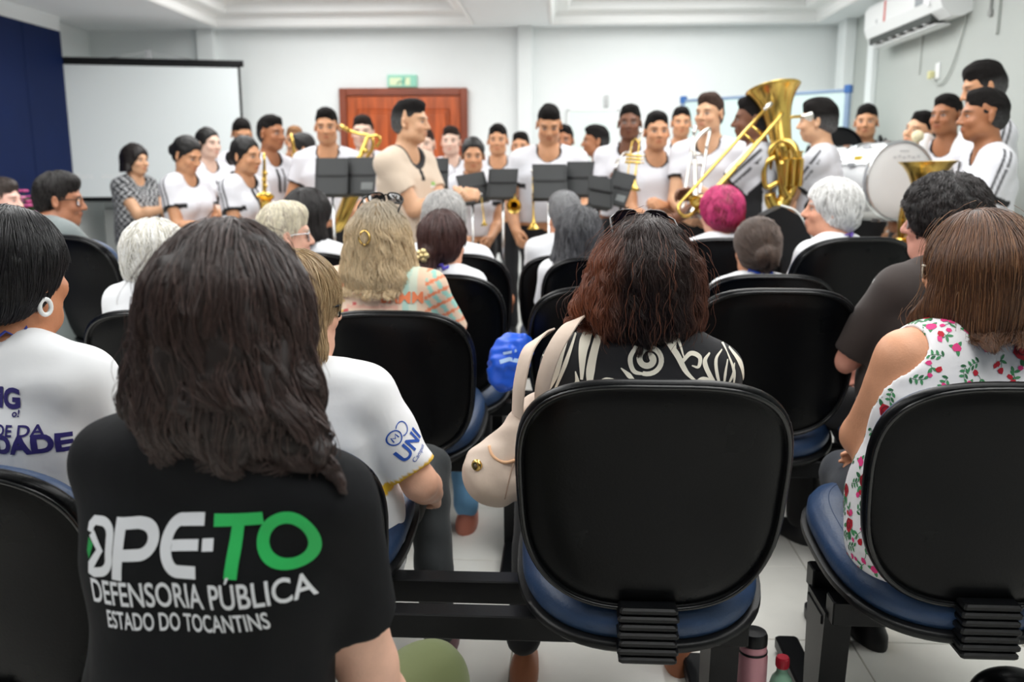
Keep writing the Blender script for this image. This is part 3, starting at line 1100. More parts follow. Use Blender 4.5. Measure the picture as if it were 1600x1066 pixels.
def ribbon(path, wd, closed=False):
    """a flat band of width wd (number or per-point list) along a 2D path"""
    P = np.asarray(path, float); n = len(P)
    wd = np.full(n, wd) if np.isscalar(wd) else np.asarray(wd, float)
    T = (np.roll(P, -1, 0) - np.roll(P, 1, 0)) if closed else np.gradient(P, axis=0)
    T = T / (np.linalg.norm(T, axis=1)[:, None] + 1e-12)
    N = np.stack([-T[:, 1], T[:, 0]], 1)
    pts = np.concatenate([P + N * wd[:, None] / 2, P - N * wd[:, None] / 2])
    fs = [(i, (i + 1) % n, n + (i + 1) % n, n + i) for i in range(n if closed else n - 1)]
    return pts, fs


def arc(cx, cy, r, a0, a1, n=14, ry=None):
    t = np.radians(np.linspace(a0, a1, n)); return np.stack([cx + r * np.cos(t), cy + (ry or r) * np.sin(t)], 1)


def text_shape(s, size, bold=.0, align='LEFT', space=1.0):
    cu = bpy.data.curves.new('lettering', 'FONT'); cu.body = s; cu.size = size; cu.align_x = align; cu.offset = bold; cu.space_character = space
    cu.resolution_u = 4
    o = bpy.data.objects.new('lettering', cu); COL.objects.link(o)
    dg = bpy.context.evaluated_depsgraph_get(); dg.update()
    me = bpy.data.meshes.new_from_object(o.evaluated_get(dg))
    pts = np.array([v.co[:2] for v in me.vertices]); fs = [tuple(p.vertices) for p in me.polygons]
    bpy.data.objects.remove(o); bpy.data.curves.remove(cu); bpy.data.meshes.remove(me)
    return pts, fs


def strap_mesh(P, Nr, width, th):
    """a flat band along P whose broad side faces Nr"""
    P, Nr = np.asarray(P, float), unit_rows(np.asarray(Nr, float))
    T = unit_rows(np.gradient(P, axis=0)); B = unit_rows(np.cross(T, Nr))
    loops = []
    for p, b, n in zip(P, B, Nr):
        loops.append([p + b * width * x + n * th * y for x, y in ((-1, -.6), (-.9, -1), (.9, -1), (1, -.6), (1, .6), (.9, 1), (-.9, 1), (-1, .6))])
    return MB().rings(loops)
# ------------------------------------------------------------------ the room
XL, XR, YB, YF, ZC = -4.66, 2.654, 9.0, -6.5, 2.62
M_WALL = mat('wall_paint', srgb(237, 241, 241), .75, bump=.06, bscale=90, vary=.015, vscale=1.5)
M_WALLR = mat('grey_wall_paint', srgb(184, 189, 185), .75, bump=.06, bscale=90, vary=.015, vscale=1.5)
M_CEIL = mat('ceiling_plaster', srgb(236, 240, 242), .85, bump=.04, bscale=60)
M_MOULD = mat('moulding_plaster', srgb(240, 241, 240), .7)
M_BLUEWALL = mat('blue_panel', srgb(8, 30, 76), .6, vary=.08, vscale=2, spec=.2)
M_TILE = mat('floor_tile', srgb(240, 238, 231), .22, vary=.05, vscale=5, rvary=.05)
M_GROUT = mat('floor_grout', srgb(166, 162, 150), .8)
M_WOOD = mat('door_wood', srgb(178, 84, 40), .3, vary=.35, vscale=5, stretch=(5, 1, .5), coat=.3)
M_WOODD = mat('door_frame_wood', srgb(132, 66, 44), .35, vary=.2, vscale=6, stretch=(1, 1, .6), coat=.2)


def struct(m, name, material, parent=None, **k):
    o = m.build(name, material, parent, **k)
    if parent is None: o['kind'] = 'structure'
    return o


fl = struct(MB().box((XL - .2, YF - .1, -.08), (XR + .2, YB + .2, -.006)), 'floor', M_GROUT)
TP, TX0, TY0 = .471, .351, 2.346
tile_me = None
near, far = [], []
for i in range(-12, 6):
    for j in range(-19, 16):
        x0, y0 = TX0 + i * TP, TY0 + j * TP
        if x0 + TP < XL or x0 > XR or y0 + TP < YF or y0 > YB: continue
        (near if (-1.8 < x0 < 2.4 and .9 < y0 < 6.4) else far).append((x0, y0))
g = .0022
tm = MB().box((g, g, -.008), (TP - g, TP - g, 0), .0012).build('tile', M_TILE, fl)
first = True
for x0, y0 in near:
    o = tm if first else tm.copy()
    if not first:
        COL.objects.link(o)
    o.location = (x0, y0, rng.normal(0, .0002))
    first = False
m = MB()
for x0, y0 in far:
    m.box((max(x0 + g, XL), max(y0 + g, YF), -.008), (min(x0 + TP - g, XR), min(y0 + TP - g, YB), 0))
o = m.build('tile_field', M_TILE, fl); o['kind'] = 'stuff'

struct(MB().box((XL - .2, YB, 0), (XR + .2, YB + .15, ZC + .4)), 'wall_back', M_WALL)
struct(MB().box((XL - .2, YF, 0), (XL, YB, ZC + .4)), 'wall_left', M_WALL)
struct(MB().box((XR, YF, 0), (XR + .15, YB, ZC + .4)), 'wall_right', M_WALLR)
struct(MB().box((XL - .2, YF - .15, 0), (XR + .2, YF, ZC + .4)), 'wall_front', M_BLUEWALL)
# ceiling with two recessed trays
TR = [(-3.27, -.86), (-.08, 2.32)]
TY = (.2, 8.74)
m = MB()
xs = [XL - .2, TR[0][0], TR[0][1], TR[1][0], TR[1][1], XR + .2]
for k in (0, 2, 4): m.box((xs[k], YF - .1, ZC), (xs[k + 1], YB + .1, ZC + .03))
for k in (1, 3):
    m.box((xs[k], YF - .1, ZC), (xs[k + 1], TY[0], ZC + .03)); m.box((xs[k], TY[1], ZC), (xs[k + 1], YB + .1, ZC + .03))
m.box((XL - .2, YF - .1, ZC + .27), (XR + .2, YB + .1, ZC + .32))
ce = struct(m, 'ceiling', M_CEIL)
for a, b in TR:
    def rect(ins, z): return [(a + ins, TY[0] + ins, z), (b - ins, TY[0] + ins, z), (b - ins, TY[1] - ins, z), (a + ins, TY[1] - ins, z)]
    prof = [(-.04, ZC - .006), (-.015, ZC - .014), (.0, ZC + .002), (.006, ZC + .06), (.03, ZC + .085), (.11, ZC + .095), (.125, ZC + .09), (.14, ZC + .10),
            (.15, ZC + .16), (.18, ZC + .185), (.24, ZC + .195), (.255, ZC + .19), (.27, ZC + .20), (.275, ZC + .272)]
    mm = MB(); V = sum([rect(i, z) for i, z in prof], [])
    Fs = []
    for k in range(len(prof) - 1):
        for c in range(4): Fs.append((k * 4 + c, k * 4 + (c + 1) % 4, k * 4 + 4 + (c + 1) % 4, k * 4 + 4 + c))
    mm.add(V, Fs).build('tray_moulding', M_MOULD, ce)
# wall pillars, corner trims, panels
for n, (xa, xb, d) in enumerate(((W(312, 60, 9)[0], W(338, 60, 9)[0], .09), (W(810, 60, 9)[0], W(832, 60, 9)[0], .10))):
    struct(MB().box((xa, YB - d, 0), (xb, YB, ZC), .006), 'trim_%d' % (n + 1), M_WALL)
struct(MB().box((XR - .10, 8.62, 0), (XR, 8.86, ZC), .006), 'trim_3', M_WALL)
struct(MB().box((XR - .05, 8.0, 1.72), (XR, 8.14, ZC), .006), 'trim_4', M_WALL)
for n, (a, b) in enumerate(((XL, XR),)):
    struct(MB().box((XL, YB - .015, 0), (XR, YB, .08), .003), 'baseboard_back', M_TILE)
struct(MB().box((XR - .015, YF, 0), (XR, YB - .02, .08), .003), 'baseboard_right', M_TILE)
# thin cable trunking on the wall with the air conditioner
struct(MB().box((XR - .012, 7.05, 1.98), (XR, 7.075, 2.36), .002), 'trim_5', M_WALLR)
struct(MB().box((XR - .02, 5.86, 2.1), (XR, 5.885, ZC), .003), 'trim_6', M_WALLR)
# blue panelling
bx = -4.50
bp = empty('wall_panelling', (XL, 4, 0)); bp['kind'] = 'structure'
yy = [8.2, 7.6, 7.0, 6.1, 5.2, 4.3, 3.4, 2.5, 1.6, .7, -.2]
for k in range(len(yy) - 1):
    m = MB().box((0, yy[k + 1] + .004 - 4, .02), (bx - XL, yy[k] - .004 - 4, 2.5), .004)
    m.build('panel', M_BLUEWALL, bp)
struct(MB().box((XL, YF, 2.5), (bx, 8.2, ZC)), 'trim_7', M_CEIL)

# ------------------------------------------------------------------ door and exit sign
dx0, dx1, dz = W(531, 138, 9)[0], W(731, 138, 9)[0], 2.06
d = empty('door_1', ((dx0 + dx1) / 2, YB, 0)); d['kind'] = 'structure'
hw = (dx1 - dx0) / 2
m = MB()
m.box((-hw, -.06, 0), (-hw + .07, 0, dz), .006); m.box((hw - .07, -.06, 0), (hw, 0, dz), .006); m.box((-hw + .0705, -.06, dz - .07), (hw - .0705, 0, dz), .006)
m.build('door_frame', M_WOODD, d)
for sx in (-1, 1):
    a, b = (-hw + .074, -.003) if sx < 0 else (.003, hw - .074)
    m = MB(); wv = b - a
    m.box((a, -.042, .01), (b, -.012, dz - .076), .003)
    for z0, z1 in ((.16, .72), (.84, 1.86)):
        m.box((a + .10, -.058, z0), (b - .10, -.040, z1), .014)
        m.box((a + .135, -.066, z0 + .035), (b - .135, -.056, z1 - .035), .008)
    lf = m.build('door_leaf', M_WOOD, d)
    MB().tube([(sx * .05, -.05, 1.0), (sx * .05, -.10, 1.0), (sx * .16, -.105, 1.0)], .009, 8).build('handle', M_CHROME, lf, smooth=True)
ex0, ex1 = W(606, 125, 9), W(652, 125, 9)
e = empty('exit_sign', ((ex0[0] + ex1[0]) / 2, YB - .02, W(629, 127, 9)[2]))
tag(e, 'small pale green exit sign on the wall above the wooden double door', 'sign')
we, he = (ex1[0] - ex0[0]) / 2, .058
MB().box((-we, -.008, -he), (we, .018, he), .002).build('sign_board', mat('sign_green', srgb(150, 214, 190), .5), e)
m = MB()
for a, b in ((-we * .85, -we * .05), (we * .2, we * .55)):
    m.box((a, -.0105, -he * .7), (b, -.0075, he * .55))
m.build('sign_mark', mat('sign_pale', srgb(226, 240, 200), .5), e)
MB().tube([(-.05, -.011, -.03), (-.02, -.011, .0), (.01, -.011, -.02), (.03, -.011, .03)], .006, 6).build('running_figure', mat('sign_dark', srgb(70, 160, 140), .5), e)

# ------------------------------------------------------------------ projection screen
p0, p1 = W(86, 95, 8.2), W(375, 103, 8.6)
sx_ = np.array((p1[0] - p0[0], p1[1] - p0[1], 0)); sw = np.linalg.norm(sx_); sx_ /= sw
sz = p0[2] - W(108, 312, 8.2)[2]
ps = empty('projection_screen', (p0[0], p0[1], p0[2] - sz), math.atan2(sx_[1], sx_[0]))
tag(ps, 'white projector screen with a thin black border hanging before the wall beside the blue panelling', 'screen')
M_SCREEN = mat('screen_fabric', srgb(238, 245, 246), .8)
MB().box((.02, -.004, .02), (sw - .02, .0, sz - .02)).build('screen_fabric', M_SCREEN, ps)
m = MB()
m.box((0, -.006, 0), (.022, .002, sz)); m.box((sw - .022, -.006, 0), (sw, .002, sz)); m.box((0, -.006, 0), (sw, .002, .022)); m.box((0, -.006, sz - .03), (sw, .002, sz))
m.build('black_border', M_BLACKPLAST, ps)
MB().tube([(-.05, .02, sz + .01), (sw + .03, .02, sz + .01)], .03, 12).build('roller_case', M_BLACKPLAST, ps, smooth=True, angle=40)
MB().tube([(-.02, .0, -.008), (sw + .02, 0, -.008)], .014, 10).build('bottom_bar', M_BLACKPLAST, ps, smooth=True, angle=40)
MB().box((-.09, .0, sz - .01), (-.045, .04, sz + .03), .004).build('end_cap', M_WHITEPL, ps)
hk = MB().box((sw * .48, .01, sz + .03), (sw * .515, .03, sz + .12), .003).build('hanger', M_CHROME, ps)
MB().tube([(sw * .27, .02, sz + .035), (sw * .5, .02, sz + .10), (sw * .75, .02, sz + .035)], .004, 6).build('hanging_cord', M_CHROME, ps)
for wd_, x_ in (('Para', .09), ('iniciar', .31)):
    pts, fs = text_shape(wd_, .085)
    me = np_mesh('lettering', np.c_[pts[:, 0] + x_, np.full(len(pts), -.0055), pts[:, 1] + .19], [list(f) for f in fs], smooth=False)
    link('lettering', me, mat('screen_white', srgb(250, 252, 252), .8), ps)
MB().box((.52, -.0055, .36), (.60, -.0045, .42)).build('projected_icon', mat('screen_white'), ps)

# ------------------------------------------------------------------ split air conditioner on the right wall
a0, a1 = W(1386, 50, 7.78), W(1514, 28, 6.3)
ac = empty('air_conditioner', (XR, 7.0, 2.27), R(-90))        # local x runs towards the viewer, local y into the room is negative
tag(ac, 'white split air conditioner with open louvre high on the wall above the drummers', 'air conditioner')
L2 = .74
m = MB(); prof = [(0, 0.03), (-.06, .0), (-.13, .0), (-.19, .05), (-.215, .12), (-.215, .26), (-.19, .295), (0, .30)]
m.rings([[(x, y, z) for y, z in prof] for x in (-L2, -L2 + .006, L2 - .006, L2)])
m.build('casing', M_WHITEPL, ac)
MB().box((-L2 + .06, -.185, -.004), (L2 - .2, -.085, .05)).build('air_outlet', mat('dark_grey', srgb(60, 64, 62), .6), ac)
for k in range(7):
    x = -L2 + .13 + k * .165
    MB().box((x, -.182, -.012), (x + .05, -.10, .048), .006).build('vane', M_WHITEPL, ac)
MB().box((-L2 + .05, -.16, -.03), (L2 - .19, -.05, -.018), .004).build('louvre', M_WHITEPL, ac)
MB().box((-.30, -.2175, .12), (-.265, -.2155, .27)).build('red_label', mat('red_label', srgb(206, 92, 84), .5), ac)
MB().box((-.46, -.2175, .13), (-.445, -.2155, .16)).build('logo', mat('label_grey', srgb(150, 155, 160), .5), ac)
MB().box((.32, -.2175, .12), (.46, -.2155, .26)).build('display_panel', mat('label_grey'), ac)
MB().box((.54, -.2185, .09), (.58, -.2155, .125)).build('glint_patch', mat('painted_glint', srgb(245, 247, 248), .2), ac)  # small near-white patch, a glint on the casing put into colour

# wall socket with a plug and its cable
q = W(1470, 112, 6.72)
so = empty('wall_socket', (XR, q[1], q[2]))
tag(so, 'white wall socket with a yellowish plug below the air conditioner', 'socket')
MB().box((-.012, -.035, -.05), (0, .035, .06), .003).build('cover_plate', M_WHITEPL, so)
pl_ = MB().box((-.05, .03, -.045), (-.012, .075, .01), .006).build('plug', mat('plug', srgb(216, 212, 160), .5), so)
MB().tube(bez([(-.03, .05, -.03), (-.02, -.06, -.09), (-.015, -.22, -.02), (-.012, -.38, .25), (-.012, -.40, .5)]), .006, 6).build('cable', M_WALLR, so, smooth=True)
k = empty('wall_conduit', (XR, 6.0, 2.2))
tag(k, 'thin dark vertical conduit on the wall right of the air conditioner', 'conduit')
MB().tube([(-.012, -.02, .05), (-.012, -.02, .42)], .008, 8).build('pipe', mat('conduit_grey', srgb(150, 152, 150), .6), k)
MB().box((-.02, -.04, .02), (0, 0, .06), .003).build('pipe_clip', mat('conduit_grey'), k)


# ------------------------------------------------------------------ whiteboards
def whiteboard(label, A, B, zt, zb, stand=False, frame=M_CHROME, surf=None):
    A, B = np.array(A), np.array(B)
    v = np.array((B[0] - A[0], B[1] - A[1], 0)); wv = np.linalg.norm(v)
    t = empty('whiteboard', (A[0], A[1], 0), math.atan2(v[1], v[0])); tag(t, label, 'whiteboard')
    MB().box((.015, -.008, zb), (wv - .015, .008, zt)).build('writing_surface', surf or mat('board_white', srgb(206, 228, 226), .15), t)
    for nm, lo, hi in (('frame_rail', (0, -.014, zt - .02), (wv, .014, zt + .006)), ('frame_rail', (0, -.014, zb - .006), (wv, .014, zb + .02)),
                       ('frame_stile', (0, -.014, zb), (.022, .014, zt)), ('frame_stile', (wv - .022, -.014, zb), (wv, .014, zt))):
        MB().box(lo, hi, .003).build(nm, frame, t)
    if stand:
        for x in (0, wv):
            MB().box((x - .02, -.02, .05), (x + .02, .02, zt + .03), .004).build('stand_post', frame, t)
            MB().box((x - .025, -.25, .02), (x + .025, .25, .06), .005).build('stand_foot', frame, t)
            MB().box((x - .028, -.025, zt - .03), (x + .028, .025, zt + .035), .006).build('corner_clamp', mat('board_blue', srgb(58, 104, 168), .4), t)
    else:
        MB().box((wv * .3, -.05, zb - .02), (wv * .7, 0, zb), .003).build('pen_tray', frame, t)
        for x in (.05, wv - .05):
            MB().box((x - .015, -.018, zb - .02), (x + .015, .0, zb + .02), .003).build('bracket', frame, t)
    return t


M_BFRAME = mat('board_frame', srgb(140, 162, 190), .4, metal=.3)
a, b = W(1068, 158, 8.6), W(1326, 138, 7.5)
whiteboard('large whiteboard on a blue-framed stand behind the tuba player', (a[0], 8.6), (b[0], 7.5), 1.3 + (b[2] - 1.3 + a[2] - 1.3) / 2, 1.05, True, M_BFRAME)
a, b = W(886, 171, 8.97), W(968, 171, 8.97)
whiteboard('small white board fixed to the wall behind the boy in profile', (a[0], 8.97), (b[0], 8.97), a[2], 1.15, frame=M_WHITEPL, surf=mat('pale_board', srgb(228, 240, 237), .3))
q = W(948, 158, 8.98)
hk = empty('wall_hook', tuple(q)); tag(hk, 'tiny grey fitting on the wall above the small white board', 'fitting')
MB().box((-.02, -.02, -.05), (.02, .02, .06), .004).build('hook_plate', mat('fitting_grey', srgb(200, 202, 202), .5), hk)
MB().tube([(0, -.02, .0), (0, -.05, -.01), (0, -.05, .02)], .006, 6).build('hook', mat('fitting_grey'), hk)
# dark cabinet behind the screen's lower edge
cb = empty('low_cabinet', (-4.1, 8.75, 0)); tag(cb, 'grey low cabinet half hidden below the projector screen', 'cabinet')
MB().box((-.32, -.2, .05), (.32, .2, .92), .01).build('carcass', mat('cabinet_grey', srgb(172, 176, 174), .5), cb)
for s_ in (-1, 1):
    dd = MB().box((.005 if s_ > 0 else -.315, -.218, .07), (.315 if s_ > 0 else -.005, -.2, .9), .004).build('door', mat('cabinet_grey'), cb)
    MB().box((s_ * .03 - .005, -.235, .45), (s_ * .03 + .005, -.218, .55), .002).build('handle', M_CHROME, dd)
MB().box((-.3, -.18, 0), (.3, .18, .05)).build('plinth', M_BLACKPLAST, cb)
# ------------------------------------------------------------------ auditorium chairs
def supell(a, b, n=64, e=3.2):
    t = np.arange(n) * 2 * math.pi / n
    c, s = np.cos(t), np.sin(t)
    if isinstance(e, tuple): e = np.where(s > 0, e[0], e[1])
    return np.stack([a * np.sign(c) * np.abs(c) ** (2 / e), b * np.sign(s) * np.abs(s) ** (2 / e)], 1)


BW, BH, BT = .256, .250, R(8)


def back_pt(a, b, c):
    """panel coordinates -> chair coordinates (backrest)"""
    a, b, c = np.broadcast_arrays(a, b, c)
    wid = 1 + .05 * (b / BH) - .035 * np.clip(-b / BH - .4, 0, 1)
    a = a * wid
    c = c + .34 * a * a - .04 * (b / BH) ** 2 * (b > 0)
    return np.stack([a, -(b + BH) * math.sin(BT) + c * math.cos(BT), .440 + (b + BH) * math.cos(BT) + c * math.sin(BT)], -1)


def seat_pt(a, b, c):
    a, b, c = np.broadcast_arrays(a, b, c)
    y = b / .27
    c = c + .26 * a * a * (.5 + .5 * np.clip(-y, -1, 1)) + .05 * y - .03 * np.clip(y - .55, 0, 1) ** 2 * 4
    return np.stack([a * (1 + .03 * y) * 1.03, b + .255, .428 + c], -1)


def pillow(prof, a, b, fn, e=(3.2, 3.0), n=64):
    loops = []
    for ins, c in prof:
        o = supell(a - ins, b - ins, n, e)
        loops.append(fn(o[:, 0], o[:, 1], np.full(n, c)))
    return loops


def make_chair():
    t = empty('auditorium_chair')
    MB().rings(pillow([(.012, .012), (.002, .02), (0, .034), (.004, .048), (.018, .060), (.05, .066), (.12, .068), (.2, .068)], BW - .012, BH - .017, back_pt)).build('backrest_pad', M_BLUELEATHER, t, smooth=True, angle=70)
    sh = MB().rings(pillow([(.012, .014), (.003, .014), (0, .008), (0, -.006), (.004, -.012), (.009, -.0135), (.0135, -.011), (.016, -.0065), (.020, -.0075), (.03, -.013), (.06, -.020), (.12, -.025), (.2, -.027)], BW, BH, back_pt)).build('back_shell', M_BLACKLEATHER, t, smooth=True, angle=70)
    o = supell(BW - .009, BH - .009, 80, (3.2, 3.0))
    MB().tube(back_pt(o[:, 0], o[:, 1], np.full(80, -.0125)), .0048, 8, closed=True).build('piping', M_PIPING, sh, smooth=True)
    cu = MB().rings(pillow([(.03, .0), (.008, .002), (0, .018), (.002, .04), (.014, .058), (.04, .068), (.09, .070), (.18, .070)], .248, .27, seat_pt, 2.9)).build('seat_cushion', M_BLUELEATHER, t, smooth=True, angle=70)
    o = supell(.248 - .045, .27 - .045, 72, 2.9)
    MB().tube(seat_pt(o[:, 0], o[:, 1], np.full(72, .0675)), .0016, 6, closed=True).build('stitching', mat('blue_thread', srgb(40, 60, 92), .7), cu, smooth=True)
    ss = MB().rings(pillow([(.0, .004), (-.007, .002), (-.008, -.010), (.004, -.022), (.05, -.030), (.15, -.032)], .250, .272, seat_pt, 2.9)).build('seat_shell', M_BLACKPLAST, t, smooth=True, angle=70)
    m = MB()
    for k in range(7):
        z = .462 - k * .0165
        ww = .056 + (.003 if k % 2 else .0)
        m.box((-ww, -.050 - .001 * k, z - .0095), (ww, .01, z + .0045), .004)
    m.build('bellows', M_BLACKPLAST, t)
    MB().box((-.05, -.035, .375), (.05, .22, .40), .006).build('back_bracket', M_STEELBLACK, t)
    MB().box((-.10, .16, .375), (.10, .42, .405), .004).build('seat_plate', M_STEELBLACK, t)
    MB().rings([[(x, -.008 + yy * .3, z) for x, z in ()] for yy in ()]) if False else None
    return t


CHAIR0 = make_chair()
_chair_used = [False]


def chair(label, px, py, Y, rz=0.0, back_dz=None):
    """a chair whose backrest top centre stands at pixel (px, py), depth Y"""
    p = W(px, py, Y)
    t = CHAIR0 if not _chair_used[0] else dup(CHAIR0)
    _chair_used[0] = True
    top = np.array((0, -.105, 0))
    r = R(-rz)
    off = np.array((-math.sin(r) * top[1], math.cos(r) * top[1], 0))
    t.location = (p[0] - off[0], p[1] - off[1], 0)
    t.rotation_euler = (0, 0, r)
    tag(t, label, 'chair', 'auditorium chairs')
    dzv = (p[2] - .931) if back_dz is None else back_dz
    for c in t.children:
        if c.name.startswith(('backrest_pad', 'back_shell')): c.location.z = dzv
        elif c.name.startswith('bellows'): c.location.z = dzv * .7
    return t


def bench(label, x0, x1, Y, legs, rz=0):
    """two steel beams and legs that carry a row of chairs; Y is the row's backrest depth"""
    t = empty('bench_frame', ((x0 + x1) / 2, Y, 0)); tag(t, label, 'seat frame')
    h = (x1 - x0) / 2
    for y in (.20, .36):
        MB().box((-h, y - .027, .318), (h, y + .027, .374), .003).build('beam', M_STEELBLACK, t)
    for lx in legs:
        x = lx - (x0 + x1) / 2
        m = MB()
        m.rings([[(x - .03, .21, .33), (x + .03, .21, .33), (x + .03, .35, .33), (x - .03, .35, .33)], [(x - .03, .235, .03), (x + .03, .235, .03), (x + .03, .335, .03), (x - .03, .335, .03)]])
        lg = m.build('leg', M_STEELBLACK, t)
        MB().box((x - .03, .0, .012), (x + .03, .62, .05), .005).build('foot', M_STEELBLACK, lg)
        for yv in (.03, .59):
            MB().lathe([(.018, 0), (.018, .013)], (x, yv, 0), seg=10, cap=True).build('foot_glide', M_BLACKPLAST, lg)
        MB().box((x - .033, .225, .29), (x + .033, .345, .318), .004).build('beam_clamp', M_STEELBLACK, lg)
    return t



def seat_for(key, label, px, py, rz=None, gap=.33):
    """the chair under a seated person: backrest a little behind the hips, top edge at pixel row py"""
    inf = PEOPLE[key]; r0 = inf['root']
    ang = rz if rz is not None else math.degrees(math.atan2(inf['F'][0], inf['F'][1])) * .3
    c = math.cos(R(ang)); Y = r0[1] - gap * c
    return chair(label, px, py, Y, ang)
# ------------------------------------------------------------------ the seated audience
C = srgb
GH = 'seated audience'
WS = srgb(236, 237, 240)


def plain(c): pass


def fibres(inf, N, length, col, col2=None, seed=0, crown=(0, -.03, .13), **k):
    return strands('hair_strands', inf['hair'], inf['root'], inf['hpr'], inf['Vh'], N, length, inf['hp'](*crown), inf['M'][:, 1], col, col2, seed=seed, **k)


# --- woman in the black lettered t-shirt, kneeling in the aisle
def hair_a1(pr, hp, M, s):
    r_ = lambda a, b, ra, rb, k=.03: rc(hp(*a), hp(*b), ra * s, rb * s, k=k * s)
    v = .016
    P = [el(hp(0, -.022, .034), np.array((.098, .110, .104)) * s, M, k=.03)]
    for sx in (1, -1):
        P += [r_((sx * .064, -.02, .02), (sx * .086, -.045, -.08), .056, .052), r_((sx * .035, -.07, .02), (sx * .055, -.085, -.10), .060, .054)]
    P += [r_((0, -.08, .02), (0.0, -.09, -.105), .062, .054)]
    P += [r_((-.086, -.045, -.08), (-.094, -.065, -.125), .048, .026), r_((-.04, -.085, -.10), (-.04, -.10, -.14), .045, .03)]
    P += [r_((.06, -.075, -.08), (.105, -.075, -.145), .052, .034), r_((.03, -.09, -.10), (.06, -.105, -.16), .045, .028), r_((.10, -.07, -.12), (.168, -.08, -.158), .044, .018)]
    P += [el(hp(0, .125, -.06), np.array((.092, .080, .145)) * s, M, k=.012, op='-')]
    return P


A1 = person('A1', 'woman seen from behind in a black t-shirt lettered DPE-TO, with long wavy brown hair', 352, 338, 1.14, 14, pose='kneel', skin=C(226, 178, 156), female=True,
            fat=.98, lean=4, side=4, neck=10, hair='long', hairfn=hair_a1, hcol=C(46, 33, 31), shirt='plain', scol=C(17, 18, 21), sleeve=.68, hem=-.16, tcol=C(96, 104, 66), hipz=.44,
            knees={1: (.215, .30, .47), -1: (-.22, .34, .40)}, ankles={1: (.27, .30, .095), -1: (-.20, .05, .085)}, shoe=C(40, 40, 44),
            R_=(.20, .24, -.10), L_=(.20, .34, .05), rpole=(.3, -.5, -.85), lpole=(.6, -.3, -.6), h=.010, hf=.0048, shirt_mat=mat('black_cotton', attr=True, rough=.82, spec=.25, bump=.25, bscale=40, vary=.10, vscale=9),
            colorfn=plain, folds=.0035, sshould=1.04, hairnoise=.006, smax_=1.2, loose=.012)
fibres(A1, 15000, .13, C(42, 31, 30), C(84, 64, 60), seed=1, step=18, wave=.015, wfreq=52, clump=.78, nclump=120, dark=.17, lift=.006, depth=.010, jit=.03, wz=(A1['hc'][2] - .10, A1['hc'][2] + .07), crown=(0.0, -.0, .135), rad=.00065, away=1.3, collide=A1['body'][:11])
fibres(A1, 160, .10, C(60, 42, 38), C(90, 66, 60), seed=11, step=14, wave=.008, wfreq=60, clump=0, lift=.014, depth=0, rad=.0005, jit=.15)
bv = bvh_of(A1['Vs'], A1['Qs'])
ax = unit(A1['Rt'] + np.array((0, 0, .10))); ay = unit(np.array((0, 0, 1.0)) - A1['Rt'] * .10)
org = W(288, 890, .99)
PRT = mat('white_print', C(228, 230, 236), .6)
PRG = mat('green_print', C(44, 190, 96), .6)
PRG2 = mat('dark_green_print', C(20, 150, 70), .6)
k = .000795                     # metres per pixel of the lettering
def X(px, py): return np.array(((px - 288) * k, (885 - py) * k))
def pth(*p): return np.array([X(*q) for q in p])
def shear(P): return P
W1 = 19.5 * k
shp = []
# D with the folded notch, P, E
D_ = np.concatenate([pth((92, 842), (94, 831), (103, 823)), [X(118 + 20 * math.cos(t), 843 - 20 * math.sin(t)) for t in np.linspace(1.5, 0, 8)], [X(136, 870)], [X(112 + 24 * math.cos(t), 882 + 20 * math.sin(t)) for t in np.linspace(0, 1.5, 8)], pth((100, 904), (93, 903), (94, 893), (116, 868), (96, 843))])
shp.append(ribbon(D_, 15 * k, closed=False))
P_ = np.concatenate([pth((151, 910), (157, 826)), pth((190, 825)), [X(191 + 23 * math.cos(t), 848 - 23 * math.sin(t)) for t in np.linspace(1.4, -1.4, 14)], pth((168, 872))])
shp.append(ribbon(pth((152, 911), (159, 817)), W1)); shp.append(ribbon(np.concatenate([pth((158, 826), (190, 825)), [X(192 + 24 * math.cos(t), 849 - 23 * math.sin(t)) for t in np.linspace(1.4, -1.4, 14)], pth((192, 872), (163, 873))]), 18 * k))
E_ = np.concatenate([pth((305, 821), (268, 823)), [X(262 + 24 * math.cos(t), 860 - 37 * math.sin(t)) for t in np.linspace(1.6, 4.6, 18)], pth((268, 897), (296, 897))])
shp.append(ribbon(E_, 19 * k)); shp.append(ribbon(pth((248, 860), (299, 857)), 16 * k)); shp.append(ribbon(pth((306, 857), (326, 856)), 18 * k))
lay('print', shp, A1, bv, org, ax, ay, PRT, A1['shirt'])
shp = [ribbon(pth((323, 822), (406, 819)), 19 * k), ribbon(pth((366, 822), (355, 906)), 20 * k),
       ribbon(np.array([X(439 + 37 * math.cos(t), 858 - 37 * math.sin(t)) for t in np.linspace(0, 2 * math.pi, 40, endpoint=False)]), 18 * k, closed=True)]
lay('green_print', shp, A1, bv, org, ax, ay, PRG, A1['shirt'])
lay('green_arrow', [(pth((88, 850), (100, 860), (89, 884), (84, 872)), [(0, 1, 2, 3)])], A1, bv, org, ax, ay, PRG2, A1['shirt'])
p, f_ = text_shape('DEFENSORIA PÚBLICA', .0445, bold=.0006)
wd = p[:, 0].max() - p[:, 0].min(); p[:, 0] = (p[:, 0] - p[:, 0].min()) * (372 * k / wd) + X(90, 0)[0]; p[:, 1] += X(0, 953)[1]
p2, f2 = text_shape('ESTADO DO TOCANTINS', .0325, bold=.0005)
wd = p2[:, 0].max() - p2[:, 0].min(); p2[:, 0] = (p2[:, 0] - p2[:, 0].min()) * (281 * k / wd) + X(119, 0)[0]; p2[:, 1] += X(0, 992)[1]
lay('lettering', [(p, f_)], A1, bv, org, ax, ay, PRT, A1['shirt'])

lay('lettering', [(p2, f2)], A1, bv, org, ax, ay, PRT, A1['shirt'])

